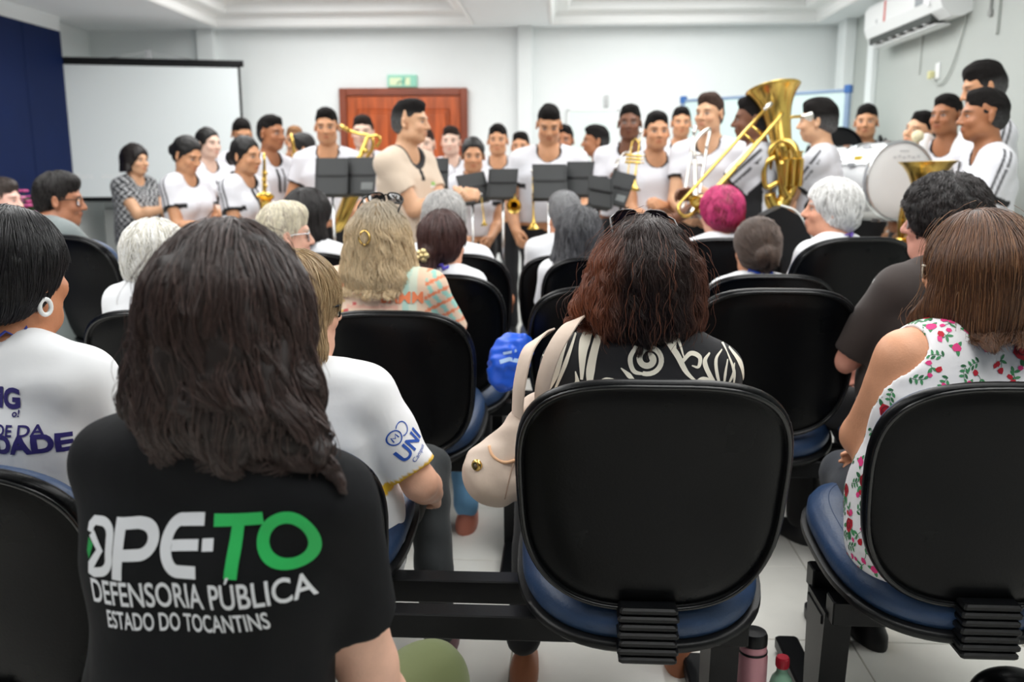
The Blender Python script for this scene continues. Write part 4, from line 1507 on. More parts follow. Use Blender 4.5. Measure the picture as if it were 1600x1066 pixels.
# --- woman at the edge with the white hoop earring
A2 = person('A2', 'woman with short black hair and hoop earring in white purple-lettered t-shirt', 2, 322, 1.66, 18, pose='sit', skin=C(196, 132, 96), female=True, fat=1.22,
            lean=-2, neck=12, yaw=4, hair='short', hvol=.002, hcol=C(16, 15, 17), shirt='plain', scol=WS, sleeve=.75, tcol=C(30, 32, 44), h=.010, hf=.0048, colorfn=plain, folds=.007,
            R_=(.16, .34, .10), sshould=1.12)
fibres(A2, 7000, .10, C(18, 17, 20), C(36, 34, 38), seed=2, step=10, clump=.4, lift=.004, rad=.00065, crown=(0, .03, .12))
hp = A2['hp']
er = np.array([hp(.083, -.004 + .013 * math.cos(t), -.058 + .016 * math.sin(t)) for t in np.linspace(0, 2 * math.pi, 18, endpoint=False)])
rel(A2, MB().tube(er, .0045, 8, closed=True)).build('earring', M_WHITEPL, A2['o'], smooth=True)
lanyard(A2, C(50, 62, 150), .005)
bv2 = bvh_of(A2['Vs'], A2['Qs'])
PRP = mat('purple_print', C(48, 40, 110), .7)
o2 = W(0, 660, 1.50)
k2 = 1.62 / 1400
def T2(s_, size, x, y, bold=.0): 
    p, f = text_shape(s_, size, bold=bold, align='RIGHT'); p = p + np.array(((x - 0) * k2, (660 - y) * k2)); return p, f
for q_ in (T2('UNIVERSIDADE DA', .029, 40, 690, .0006), T2('MATURIDADE', .046, 72, 717, .0022), T2('UMG', .050, 7, 646, .0022), T2('o!', .018, 6, 660, .0004)):
    lay('lettering', [q_], A2, bv2, o2, A2['rt'], A2['u'], PRP, A2['shirt'])

# --- blonde woman with glasses behind the long brown hair
def yellow(c):
    for sx in (1, -1): c['mix'](c['sl%d' % sx] & (np.abs(c['end%d' % sx]) < .013), srgb(236, 190, 50))
    c['mix']((c['neck'] < .082) & (c['lz'] > .44), srgb(236, 190, 50))


A3 = person('A3', 'blonde woman with dark glasses in a white shirt with yellow sleeve hems', 452, 398, 1.98, 12, pose='sit', skin=C(226, 176, 150), female=True, fat=1.22, lean=-6, side=-3, neck=14, yaw=34, scale=.86, shoe=C(96, 52, 62), ankles={1: (.20, .22, .09), -1: (-.12, .30, .09)}, knees={1: (.11, .42, .47), -1: (-.14, .40, .47)},
            hair='bob', hvol=.0, hcol=C(150, 118, 82), shirt='plain', scol=WS, sleeve=.86, tcol=C(40, 44, 46), h=.010, hf=.0048, colorfn=yellow, R_=(.24, .22, .10), L_=(.05, .34, .06), rpole=(.6, -.2, -.8), folds=.0065,
            sshould=1.06, hipz=.40)
fibres(A3, 7000, .15, C(158, 130, 96), C(196, 172, 134), dark=.8, seed=3, step=12, clump=.3, lift=.006, rad=.00065)
glasses(A3, M_BLACKPLAST, M_LENS_CLEAR, r=.0024)
bv3 = bvh_of(A3['Vs'], A3['Qs'])
S, E, T = A3['A'][1]
PRB = mat('blue_print', C(40, 84, 176), .7)
da = unit(E - S); oo = S + (E - S) * .56
nrm = unit(A3['rt'] * .75 - A3['f'] * .55 + A3['u'] * .3); nrm = unit(nrm - da * nrm.dot(da))
ay3 = unit(-da * .8 + np.cross(-da, nrm) * -.25); ax3 = unit(np.cross(ay3, nrm))
p, f_ = text_shape('UNI', .046, bold=.0012, align='CENTER')
p4, f4 = text_shape('Campus', .015, align='CENTER')
lay('sleeve_logo', [(p + np.array((0, -.02)), f_), (p4 + np.array((0, -.038)), f4), ribbon(arc(-.012, .036, .016, 0, 360, 24), .003, closed=True), ribbon(arc(.014, .036, .016, -130, 130, 14), .0025), ribbon(np.array([(-.02, .03), (-.018, .042), (-.012, .034), (-.006, .042), (-.005, .03)]), .003)],
    A3, bv3, oo, ax3, ay3, PRB, A3['shirt'], cell=.008)

# --- woman in the black and white scroll blouse
def hair_a4(pr, hp, M, s):
    r_ = lambda a, b, ra, rb, k=.03: rc(hp(*a), hp(*b), ra * s, rb * s, k=k * s)
    P = [el(hp(.0, -.022, .030), np.array((.092, .108, .104)) * s, M, k=.03)]
    for sx in (1, -1):
        P += [r_((sx * .066, -.02, .01), (sx * .086, -.03, -.075), .056, .05), r_((sx * .04, -.07, .01), (sx * .06, -.075, -.098), .062, .048)]
    P += [r_((0, -.08, .01), (.0, -.085, -.10), .064, .05), r_((-.080, -.04, -.03), (-.150, -.04, -.078), .040, .016), r_((.08, -.04, -.02), (.098, -.04, -.10), .05, .035)]
    P += [el(hp(0, .125, -.05), np.array((.092, .080, .125)) * s, M, k=.012, op='-')]
    return P


A4 = person('A4', 'woman in black blouse with cream scrolls, sunglasses up in her reddish brown hair', 1008, 332, 1.98, 3, pose='sit', skin=C(222, 172, 146), female=True, fat=1.2, lean=3, neck=12, yaw=-8, roll=2,
            hair='bob', hairfn=hair_a4, hcol=C(50, 30, 27), shirt='plain', scol=C(22, 22, 26), sleeve=.62, tcol=C(26, 27, 30), h=.010, hf=.0048, colorfn=plain, folds=.003, L_=(.02, .22, .06), R_=(.08, .32, .08),
            lpole=(1.2, -.05, -.25), shoe=C(168, 106, 74), sshould=1.16, shdrop=.105, hairnoise=.006, ankles={-1: (-.27, .15, .12), 1: (.13, .26, .12)}, knees={-1: (-.26, .40, .50), 1: (.14, .43, .50)})
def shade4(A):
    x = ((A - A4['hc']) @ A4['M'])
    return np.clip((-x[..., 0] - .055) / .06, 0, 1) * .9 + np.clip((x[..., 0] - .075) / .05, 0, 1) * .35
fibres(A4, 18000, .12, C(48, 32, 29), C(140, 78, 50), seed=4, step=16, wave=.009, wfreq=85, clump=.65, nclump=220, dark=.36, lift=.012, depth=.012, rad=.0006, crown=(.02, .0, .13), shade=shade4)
glasses(A4, mat('dark_frame', C(34, 28, 30), .2), M_LENS_DARK, where=(0, .075, .128), tilt=.35, w=.036, hgt=.024, r=.0022, name='sunglasses')
fibres(A4, 300, .11, C(70, 42, 34), C(130, 76, 50), seed=14, step=14, wave=.006, wfreq=80, clump=0, lift=.034, depth=0, rad=.0005, jit=.16)
bv4 = bvh_of(A4['Vs'], A4['Qs'])
CRM = mat('cream_print', C(232, 226, 210), .75)
k4 = 1.93 / 1400
o4 = W(1000, 560, 1.84)
def X4(p): return np.array([((x - 1000) * k4, (560 - y) * k4) for x, y in p])
def stroke(pts, wds, n=26):
    P = bez(X4(pts), n); wv = np.interp(np.linspace(0, 1, len(P)), np.linspace(0, 1, len(wds)), np.array(wds) * k4); return ribbon(P, wv * .85)
def spiral(cx, cy, r0, turns, a0, w0, w1):
    t = np.linspace(0, 1, 40); a = np.radians(a0) + t * turns * 2 * math.pi; r = r0 * (1 - .82 * t)
    return ribbon(X4(np.stack([cx + r * np.cos(a), cy - r * np.sin(a)], 1)), (w0 + (w1 - w0) * t) * k4)
sh4 = [stroke([(955, 492), (935, 540), (925, 590), (928, 625)], [3, 13, 16, 3]), stroke([(938, 496), (915, 545), (912, 600)], [5, 20, 5]),
       stroke([(915, 500), (892, 520), (880, 560), (868, 600), (850, 640)], [4, 14, 9, 14, 3]), stroke([(905, 520), (885, 580), (862, 640)], [2, 8, 2]),
       stroke([(965, 500), (972, 512), (963, 525)], [14, 9, 1]), stroke([(1008, 496), (1022, 508), (1032, 497)], [4, 20, 4]),
       spiral(1014, 566, 24, 1.55, 250, 7, 11), stroke([(1010, 590), (992, 585), (986, 565), (995, 546)], [4, 8, 9, 7]),
       stroke([(1008, 526), (1034, 532), (1056, 556), (1072, 584), (1092, 602)], [2, 6, 11, 9, 2]), stroke([(1040, 536), (1046, 526), (1056, 548)], [5, 6, 2]), stroke([(1052, 550), (1058, 534), (1068, 562)], [6, 7, 2]),
       stroke([(1064, 570), (1078, 556), (1092, 562), (1090, 576), (1080, 574)], [6, 8, 8, 6, 2]), stroke([(1080, 604), (1096, 594), (1112, 600), (1122, 612)], [2, 7, 7, 2]),
       stroke([(1128, 616), (1112, 596), (1100, 570), (1108, 556)], [2, 8, 9, 3]), stroke([(1129, 616), (1120, 590), (1118, 566), (1128, 552)], [2, 6, 6, 2]), stroke([(1130, 616), (1132, 588), (1136, 566)], [2, 5, 2]),
       stroke([(1131, 616), (1143, 592), (1147, 572)], [2, 5, 2]), stroke([(1086, 503), (1112, 520), (1128, 540), (1136, 556)], [2, 4, 5, 2]),
       stroke([(1136, 556), (1146, 585), (1146, 612)], [2, 6, 2]), stroke([(1140, 550), (1158, 575), (1166, 606)], [3, 9, 3]), stroke([(1112, 516), (1136, 524), (1152, 545), (1168, 580)], [2, 8, 9, 3]),
       stroke([(1060, 502), (1076, 505), (1068, 496)], [3, 9, 3]), stroke([(972, 580), (985, 592), (998, 606)], [2, 9, 3]), stroke([(930, 608), (950, 598), (972, 600)], [3, 8, 2]), stroke([(902, 588), (905, 606), (895, 622)], [2, 9, 2]),
       stroke([(858, 520), (874, 530), (884, 522)], [3, 10, 3]), stroke([(845, 540), (862, 552), (872, 566)], [3, 11, 3]), stroke([(848, 570), (860, 575), (868, 590)], [3, 9, 3]), stroke([(838, 590), (850, 600), (856, 612)], [3, 8, 2]),
       stroke([(1040, 622), (1064, 634), (1070, 660), (1052, 676)], [3, 14, 12, 3]), stroke([(940, 640), (950, 670), (944, 700)], [3, 14, 3]), stroke([(1100, 630), (1108, 660), (1100, 690)], [3, 12, 3]), spiral(1000, 660, 22, 1.4, 40, 7, 10)]
lay('scroll_print', sh4, A4, bv4, o4, A4['rt'], A4['u'], CRM, A4['shirt'], cell=.009)

# --- woman in the sleeveless floral top
def hair_a5(pr, hp, M, s):
    r_ = lambda a, b, ra, rb, k=.03: rc(hp(*a), hp(*b), ra * s, rb * s, k=k * s)
    P = [el(hp(0, -.020, .036), np.array((.098, .116, .104)) * s, M, k=.03)]
    for sx in (1, -1):
        P += [r_((sx * .064, -.01, .02), (sx * .078, .0, -.075), .050, .046), r_((sx * .042, -.07, .02), (sx * .058, -.07, -.115), .064, .052)]
    P += [r_((0, -.085, .02), (0, -.085, -.115), .066, .054), r_((-.078, .01, -.07), (-.095, .062, -.10), .034, .015)]
    P += [el(hp(0, .130, -.045), np.array((.094, .078, .12)) * s, M, k=.012, op='-'), plane(hp(0, 0, -.122), M @ unit((0, -.05, -1)), k=.015)]
    return P


A5 = person('A5', 'woman with smooth brown bob and pale glasses in sleeveless rose-patterned top', 1540, 322, 1.93, -14, pose='sit', skin=C(208, 150, 116), female=True, fat=1.42, lean=2, side=4, neck=12, yaw=-22,
            hair='bob', hairfn=hair_a5, hcol=C(64, 44, 34), shirt='plain', scol=C(232, 230, 232), sleeve=0, tcol=C(34, 38, 46), h=.010, hf=.0048, colorfn=plain, folds=.003, L_=(.02, .36, .16), R_=(.05, .32, .10),
            knees={-1: (.02, .42, .5), 1: (.16, .42, .5)}, ankles={-1: (.05, .48, .1), 1: (.14, .44, .1)}, lpole=(.75, -.35, -.75), smax_=1.2, sshould=.98, hairnoise=.002, neckhole=.060)
fibres(A5, 18000, .15, C(70, 46, 34), C(120, 80, 52), seed=5, step=14, clump=.3, nclump=260, dark=.36, lift=.004, depth=.006, rad=.0006, crown=(.0, .01, .135), away=1.4)
glasses(A5, mat('pale_frame', C(216, 204, 184), .35), M_LENS_CLEAR, r=.0024)
fibres(A5, 350, .10, C(110, 78, 54), C(140, 100, 66), seed=15, step=12, clump=0, lift=.022, depth=0, rad=.0005, jit=.14)
RED, RED2, PNK, LEAF, LEAF2 = mat('rose_red', C(188, 24, 46), .7), mat('rose_dark', C(122, 12, 34), .7), mat('flower_pink', C(226, 60, 130), .7), mat('leaf_green', C(70, 140, 92), .7), mat('leaf_dark', C(44, 104, 66), .7)
bv5 = bvh_of(A5['Vs'], A5['Qs'])
g5 = np.random.default_rng(3)
lists = {0: [], 1: [], 2: [], 3: [], 4: []}
def blob(cx, cy, r, n=9, ir=.18):
    a = np.arange(n) * 2 * math.pi / n; rr = r * (1 + ir * (g5.random(n) - .5) * 2)
    return np.concatenate([np.stack([cx + rr * np.cos(a), cy + rr * np.sin(a)], 1), [[cx, cy]]]), [(i, (i + 1) % n, n) for i in range(n)]
def leaf(cx, cy, a, L, wv):
    t = np.linspace(0, 1, 7); ca, sa = math.cos(a), math.sin(a)
    P = np.stack([cx + ca * t * L, cy + sa * t * L], 1); return ribbon(P, np.sin(t * math.pi) ** .8 * wv)
pts5, tries = [], 0
arr5 = np.zeros((700, 3))
VV = A5['Vs']
dshirt = A5['shirt']
while len(pts5) < 560 and tries < 40000:
    tries += 1
    v = VV[g5.integers(0, len(VV))]
    if not pts5 or (((arr5[:len(pts5)] - v) ** 2).sum(1) > .032 ** 2).all():
        arr5[len(pts5)] = v; pts5.append((v, g5.random()))
def patch(shapes, c, nrm, mat_key, off):
    a0 = unit(np.cross((.1, .2, 1.0), nrm)); a1 = np.cross(nrm, a0)
    for P, fs in shapes:
        Q = c + P[:, :1] * a0 + P[:, 1:] * a1
        out = []
        for q in Q:
            hit = bv5.find_nearest(Vector(q))
            out.append(np.array(hit[0]) + np.array(hit[1]) * off - A5['root'])
        lists[mat_key].append((np.array(out), fs))
for v, r in pts5:
    hit = bv5.find_nearest(Vector(v)); nrm = np.array(hit[1]); c = np.array(v, float)
    if r < .11:
        R0 = .015 + .006 * g5.random()
        for i in range(5): a = g5.random() * 6.28; patch([leaf(R0 * .7 * math.cos(a), R0 * .7 * math.sin(a), a, .022, .010)], c, nrm, 3 + (i % 2), .0008)
        patch([blob(0, 0, R0)], c, nrm, 0, .0013)
        patch([ribbon(arc(0, 0, R0 * q, a0, a0 + 200, 9), R0 * .16) for q, a0 in ((.72, 20), (.48, 160), (.25, 300))], c, nrm, 1, .0018)
    elif r < .48:
        for i in range(3):
            a = g5.random() * 6.28; d = .010 + .012 * g5.random()
            patch([ribbon(np.array([(0, 0), (math.cos(a) * d * .5 + .002, math.sin(a) * d * .5), (math.cos(a) * d, math.sin(a) * d)]), .0011)], c, nrm, 4, .0008)
            patch([blob(math.cos(a) * d, math.sin(a) * d, .0052 + .002 * g5.random(), 6, .35)], c, nrm, 0 if g5.random() < .6 else 2, .0013)
        patch([leaf(0, 0, a + 2, .016, .006), leaf(0, 0, a + 3.5, .014, .006)], c, nrm, 3, .0008)
    elif r < .66:
        patch([leaf(0, 0, 1 + i * 1.9, .018, .008) for i in range(3)], c, nrm, 3, .0008); patch([blob(0, 0, .0095, 8, .3)], c, nrm, 2, .0013)
    else:
        a = g5.random() * 6.28
        P = np.array([(0, 0), (.012 * math.cos(a), .012 * math.sin(a)), (.026 * math.cos(a + .3), .026 * math.sin(a + .3))])
        patch([ribbon(P, .0012)], c, nrm, 4, .0008)
        for i in range(6):
            q = P[0] + (P[2] - P[0]) * (i / 5); patch([leaf(q[0], q[1], a + (1.0 if i % 2 else -1.0), .013, .0058)], c, nrm, 3 + (i % 3 == 0), .0009)
for kx, (mm_, nm) in {0: (RED, 'red_flowers'), 1: (RED2, 'rose_folds'), 2: (PNK, 'pink_flowers'), 3: (LEAF, 'leaf_print'), 4: (LEAF2, 'stem_print')}.items():
    m = MB()
    for P, fs in lists[kx]: m.add(P, fs)
    o = m.build(nm, mm_, dshirt, smooth=True); o['kind'] = 'stuff'

# --- woman in the multicoloured printed top
def multi(c):
    lx, lz, mix = c['lx'], c['lz'], c['mix']
    mix((lx > .12), C(206, 214, 196)); mix((lx > .17), C(226, 196, 170)); mix((lx > .20) & (np.sin(lx * 160 + lz * 90) > .2), C(150, 200, 186)); mix((lx > .2) & (np.sin(lz * 120 - lx * 60) > .7), C(226, 130, 90))
    mix((lx > .115) & (lx < .142), C(176, 208, 196))
    mix((lx < -.03) & (np.abs(lz - .455 + .18 * (lx + .03)) < .022), C(226, 110, 88))
    mix((lx < -.10) & (lz < .42) & (np.sin(lx * 120) * np.sin(lz * 130) > .35), C(232, 196, 110)); mix((lx < -.06) & (lz < .42) & (np.sin(lx * 95 + 2) * np.sin(lz * 110 + 1) > .5), C(214, 96, 96))
    mix((np.abs(lx) < .06) & (lz > .49) & (c['ly'] < 0), C(122, 170, 160))
    mix((np.abs(lx) < .1) & (lz < .40) & (lz > .385), C(240, 190, 170))


B1 = person('B1', 'woman in a multicoloured printed top, grey-blonde hair half up with clear glasses on top', 592, 316, 2.98, 4, pose='sit', skin=C(222, 168, 142), female=True, fat=1.22, lean=2, neck=16, neckl=.135, yaw=8, hair='long', hvol=-.016, hcol=C(194, 166, 126),
            shirt='plain', scol=C(240, 212, 190), sleeve=.8, tcol=C(110, 160, 200), h=.011, hf=.0055, colorfn=multi, R_=(.18, .32, .08), rpole=(.9, -.2, -.5), sshould=1.14, shoe=C(196, 120, 100), ankles={1: (.26, .15, .09), -1: (-.1, .3, .09)}, knees={1: (.20, .42, .5), -1: (-.12, .42, .5)},
            hairfn=lambda pr, hp, M, s: pr + [plane(hp(0, 0, -.165), (0, 0, -1), k=.01)])
fibres(B1, 10000, .13, C(214, 192, 156), C(150, 142, 130), dark=.95, seed=6, step=14, wave=.008, wfreq=75, clump=.6, nclump=160, lift=.012, depth=.008, rad=.0008, crown=(0, .0, .14),
       shade=lambda A: np.clip((((A - B1['hc']) @ B1['M'])[..., 2] - .02) / .08, 0, 1) * .8)
glasses(B1, M_BLACKPLAST, M_LENS_CLEAR, where=(0, .050, .142), tilt=.55, w=.036, hgt=.022, r=.0028, name='glasses')
hp = B1['hp']
m = MB()
for sx in (1, -1): m.tube(bez([hp(0, -.142, .035), hp(sx * .014, -.147, .025), hp(sx * .019, -.150, .004), hp(sx * .008, -.151, -.012)], 16), .004, 6)
m.sphere(hp(.0, -.150, -.014), .005)
rel(B1, m).build('hair_clip', M_GOLD, B1['o'], smooth=True)
bvb = bvh_of(B1['Vs'], B1['Qs'])
p, f_ = text_shape('BVMM', .052, bold=.001, align='CENTER')
p = p * np.array((-1, 1)); p = -p * np.array((1, 1)); p = p * np.array((1, 1))
lay('lettering', [(p + np.array((.095, .0)), f_)], B1, bvb, B1['P'] + B1['u'] * .452 * B1['s'] - B1['f'] * .1, B1['rt'], B1['u'], mat('orange_print', C(232, 128, 84), .7), B1['shirt'], off=.003)

# --- woman in the sheer brown blouse over white
def sheer(c):
    c['mix']((c['ly'] > .055) & ~(c['sl1'] | c['sl-1']), C(238, 238, 236))


B4 = person('B4', 'woman with curly black hair and clear glasses in a sheer dark brown blouse over white', 1484, 270, 2.76, -28, pose='sit', skin=C(224, 160, 140), female=True, fat=1.3, lean=0, neck=12, yaw=-28, hair='short', hvol=.012, hcol=C(24, 21, 21),
            shirt='plain', scol=C(52, 43, 40), sleeve=.9, tcol=C(28, 28, 30), h=.011, hf=.0055, colorfn=sheer, smax_=1.2, neckl=.14, hairnoise=.006, L_=(.15, .34, .08), lpole=(.8, -.2, -.6), sshould=1.05)
fibres(B4, 7000, .06, C(28, 24, 24), C(60, 54, 54), seed=7, step=10, wave=.006, wfreq=150, clump=.5, nclump=300, lift=.008, depth=.004, rad=.0007)
glasses(B4, mat('clear_frame', C(205, 190, 190), .2), M_LENS_CLEAR, r=.0026)

aud = [
    # key, label, px, py, Y, heading, yaw, skin, hair, hcol, hvol, shirt colour, extra
    ('C1', 'balding fair-haired man with glasses and a white shirt, head turned to one side', 438, 317, 3.45, 30, 32, C(232, 180, 156), 'crop', C(206, 196, 178), .004, WS, dict(glasses=M_CHROME)),
    ('C2', 'black-haired woman in white with a blue lanyard, beside the gold saxophone bell', 478, 293, 4.1, 12, 22, C(190, 130, 98), 'bob', C(30, 26, 26), .0, WS, dict(female=True, lan=C(70, 90, 200), hairfn=lambda pr, hp, M, s: pr + [plane(hp(0, 0, -.105), (0, 0, -1), k=.01)])),
    ('C3', 'woman with a reddish brown ponytail held by a pale gold flower clip', 690, 327, 3.5, 8, 12, C(218, 160, 132), 'tight', C(66, 38, 34), .010, WS, dict(female=True, lan=C(104, 92, 214), pony=True)),
    ('C4', 'person with smooth grey hair in white, one hand hanging beside the chair', 694, 297, 4.15, 4, 6, C(196, 134, 100), 'short', C(176, 174, 172), .010, WS, dict(fat=1.15, hang=True)),
    ('C5', 'short grey-haired person in white before the tall black music stands', 884, 301, 4.65, 0, -22, C(206, 146, 116), 'crop', C(126, 126, 128), .012, WS, dict(fat=1.1, lift=.5)),
    ('C6', 'woman with black wavy hair streaked grey, in a white shirt', 906, 321, 3.95, -4, -4, C(200, 140, 110), 'long', C(46, 46, 50), .004, WS, dict(female=True, hairfn=lambda pr, hp, M, s: pr + [plane(hp(0, 0, -.17), (0, 0, -1), k=.01)], c2=C(120, 120, 124))),
    ('C7', 'person with short bright pink and red hair in a white shirt', 1130, 290, 4.4, -14, -22, C(226, 172, 146), 'short', C(150, 36, 64), .004, WS, dict(female=True, pink=True)),
    ('C8', 'person with smooth brown hair in a low bun and a bright blue lanyard', 1186, 339, 3.62, -4, -6, C(196, 138, 106), 'tight', C(66, 48, 38), .010, WS, dict(female=True, lan=C(40, 84, 200), bun=(0, -.125, -.01, .045), hipz=.45)),
    ('C9', 'white-haired man in profile with a violet lanyard and white shirt', 1306, 278, 3.82, -42, -42, C(216, 156, 128), 'short', C(226, 224, 220), .0, WS, dict(lan=C(120, 92, 190), lift=.3, fat=1.1, pitch=6)),
    ('D2', 'stooped white-haired person partly hidden by the long brown hair', 238, 342, 2.98, 14, 10, C(226, 180, 160), 'short', C(226, 222, 210), .008, WS, dict(female=True, lean=8, neck=24)),
    ('D3', 'pale man in profile at the edge before the blue panelling', -4, 279, 4.9, 62, 24, C(236, 186, 170), 'crop', C(60, 50, 46), .0, C(232, 230, 228), dict(yaw=10)),
]
PLACE = {}
for i, (key, label, px, py, Y, hd, yw, sk, hs_, hc_, hv, sc_, ex) in enumerate(aud):
    kw = {k_: v for k_, v in ex.items() if k_ in ('female', 'fat', 'hairfn', 'bun', 'lean', 'neck', 'scale', 'pitch', 'hipz')}
    if ex.get('hang'): kw.update(R_=(.30, .16, .02), rpole=(.8, -.3, -.5), rn=(-1, 0, 0), rd=(.1, .1, -1))
    if ex.get('lift'): kw.update(hipz=.55)
    if ex.get('pony'):
        kw['hairfn'] = lambda pr, hp, M, s: pr + [rc(hp(-.012, -.115, -.035), hp(-.03, -.13, -.10), .034 * s, .042 * s, k=.02), rc(hp(-.03, -.13, -.10), hp(-.035, -.125, -.20), .042 * s, .022 * s, k=.02)]
    inf = person(key, label, px, py, Y, hd, pose='sit', skin=sk, yaw=yw, hair=hs_, hcol=hc_, hvol=hv, shirt='plain', scol=sc_, sleeve=.8, tcol=C(38, 44, 66) if i % 2 else C(30, 30, 34), h=.012, hf=.006, colorfn=plain, sshould=1.08, neckl=.142, **kw)
    col, c2 = np.array(hc_), np.array(ex.get('c2', tuple(min(1, c * 1.7 + .02) for c in hc_)))
    ln_ = .05 if hs_ in ('crop', 'short') else .11
    kk = {}
    if ex.get('pink'):
        col, c2 = np.array(C(214, 70, 130)), np.array(C(150, 26, 44))
        kk['shade'] = lambda A, inf=inf: np.clip(.5 - ((A - inf['hc']) @ inf['M'])[..., 2] / .10 + ((A - inf['hc']) @ inf['M'])[..., 0] / .12, 0, 1)
    if hs_ == 'tight':
        kk['toward'] = inf['hp'](-.012 if ex.get('pony') else 0, -.12, -.03)
        if ex.get('pony'): kk.pop('toward')
    fibres(inf, 5000, ln_, col, c2, seed=20 + i, step=9, clump=.4, lift=.006, depth=.004, rad=.0009, wave=.003 if hs_ in ('short', 'long') else 0, wfreq=110, **kk)
    if ex.get('glasses'): glasses(inf, ex['glasses'], M_LENS_CLEAR, r=.0024)
    if ex.get('lan'): lanyard(inf, ex['lan'], .008)
C3 = PEOPLE['C3']; hp = C3['hp']
m = MB()
for a in range(5):
    m.sphere(hp(-.012 + .017 * math.cos(a * 1.257), -.166, -.035 + .017 * math.sin(a * 1.257)), .0125, 10, 6)
m.sphere(hp(-.012, -.176, -.035), .009, 10, 6)
rel(C3, m).build('hair_clip', mat('pale_gold', C(226, 206, 150), .35, metal=.6), C3['o'], smooth=True)

# --- man in the grey suit turned on his chair
def suit(c):
    c['mix']((c['neck'] < .078) & (c['lz'] > .455), C(230, 230, 230))


D1 = person('D1', 'man in a grey suit and glasses turned on his chair towards the band', 84, 269, 4.02, 52, pose='sit', skin=C(176, 118, 88), yaw=16, pitch=-4, hair='crop', hvol=.004, hcol=C(26, 24, 24), shirt='suit', scol=C(116, 124, 124), sleeve=1.92, hem=-.16,
            tcol=C(112, 120, 120), h=.011, hf=.0055, colorfn=suit, folds=.004, loose=.018, R_=(.22, .56, .0), L_=(.10, .40, .06), sshould=1.25, fat=1.25, neckl=.112, neck=26, shdrop=.055, shoe=C(20, 20, 22))
fibres(D1, 5000, .045, C(30, 27, 27), C(56, 52, 50), seed=40, step=8, clump=.3, lift=.004, rad=.0009)
glasses(D1, M_BLACKPLAST, M_LENS_CLEAR, r=.0024)
# ------------------------------------------------------------------ chairs and the frames that carry them
seat_for('A4', 'black-backed auditorium chair of the woman in the black and white scroll blouse', 1031, 593, 0, .40)
seat_for('A5', 'black-backed auditorium chair of the woman in the floral top', 1618, 597, 0, .28)
seat_for('A3', 'auditorium chair of the blonde woman in white, half hidden by the black t-shirt', 385, 692, 0, .36)
ch = seat_for('A2', 'auditorium chair with a red tag on its blue edge, behind the white hoop earring', -135, 722, 6, .36)
MB().box((.19, .066, .80), (.215, .074, .835), .001).build('red_tag', mat('tag_red', srgb(120, 40, 62), .6), ch)
seat_for('B1', 'auditorium chair under the woman in the multicoloured printed top', 604, 485, 0, .34)
chair('auditorium chair straight in front of the woman in the scroll blouse, left of her hair', 955, 447, 2.72)
chair('empty black auditorium chair between the scroll blouse and the floral top', 1221, 450, 2.68)
seat_for('B4', 'auditorium chair of the woman in the sheer dark brown blouse', 1585, 475, -6)
seat_for('D2', 'auditorium chair of the stooped white-haired person behind the long brown hair', 240, 484, 0)
seat_for('C3', 'auditorium chair of the woman with the brown ponytail and gold clip', 676, 428, 0)
seat_for('C8', 'auditorium chair of the person with the low brown bun and blue lanyard', 1207, 428, 0)
seat_for('C9', 'auditorium chair of the white-haired man in profile', 1350, 370)
seat_for('C6', 'auditorium chair of the woman with black hair streaked grey', 945, 401, 0)
seat_for('C1', 'auditorium chair of the balding fair-haired man with glasses', 425, 432)
seat_for('C4', 'auditorium chair of the grey-haired person whose hand hangs down', 705, 396, 0)
seat_for('C2', 'auditorium chair of the black-haired woman by the saxophone', 474, 394, 4)
seat_for('C5', 'auditorium chair of the short grey-haired person in front of the music stands', 893, 398, 0)
seat_for('C7', 'auditorium chair of the person with pink and red hair', 1140, 371, 0)
seat_for('D1', 'turned auditorium chair of the man in the grey suit', 96, 366, 26, .34)

bench('black steel seat frame under the row with the pink flask', -.95, .40, 1.56, (-.9, .36))
bench('black steel seat frame beside the green bottle, under the floral top', .60, 1.6, 1.66, (.625, 1.5))
bench('black steel seat frame under the second row, behind the beige handbag', -1.6, 1.0, 2.62, (-1.1, -.15, .9))
bench('black steel seat frame under the third row', -1.3, 1.6, 3.30, (-1.2, -.05, 1.3))
bench('black steel seat frame under the fourth row', -1.6, .95, 3.95, (-1.5, -.3, .85))
# ------------------------------------------------------------------ the band and its leader
def dotted(c):
    lx, ly, lz = c['lx'], c['ly'], c['lz']
    a = np.arctan2(lx, ly) * 22
    c['mix'](np.sin(lz * 190 + a * .0) * np.sin(a + (np.floor(lz * 30) % 2) * 1.6) > .28, C(196, 198, 200))


def polo(c):
    c['mix']((c['open'] < .032) & (c['lz'] > .40), C(28, 28, 30))
    c['mix']((np.abs(c['lx']) < .013) & (c['ly'] > .04) & (c['lz'] > .36), C(28, 28, 30))
    c['mix']((np.abs(c['lx'] + .085) < .016) & (c['ly'] > .05) & (np.abs(c['lz'] - .345) < .008), C(150, 200, 110))
    c['mix']((np.abs(c['lx'] + .085) < .022) & (c['ly'] > .05) & (np.abs(c['lz'] - .325) < .007), C(240, 240, 240))


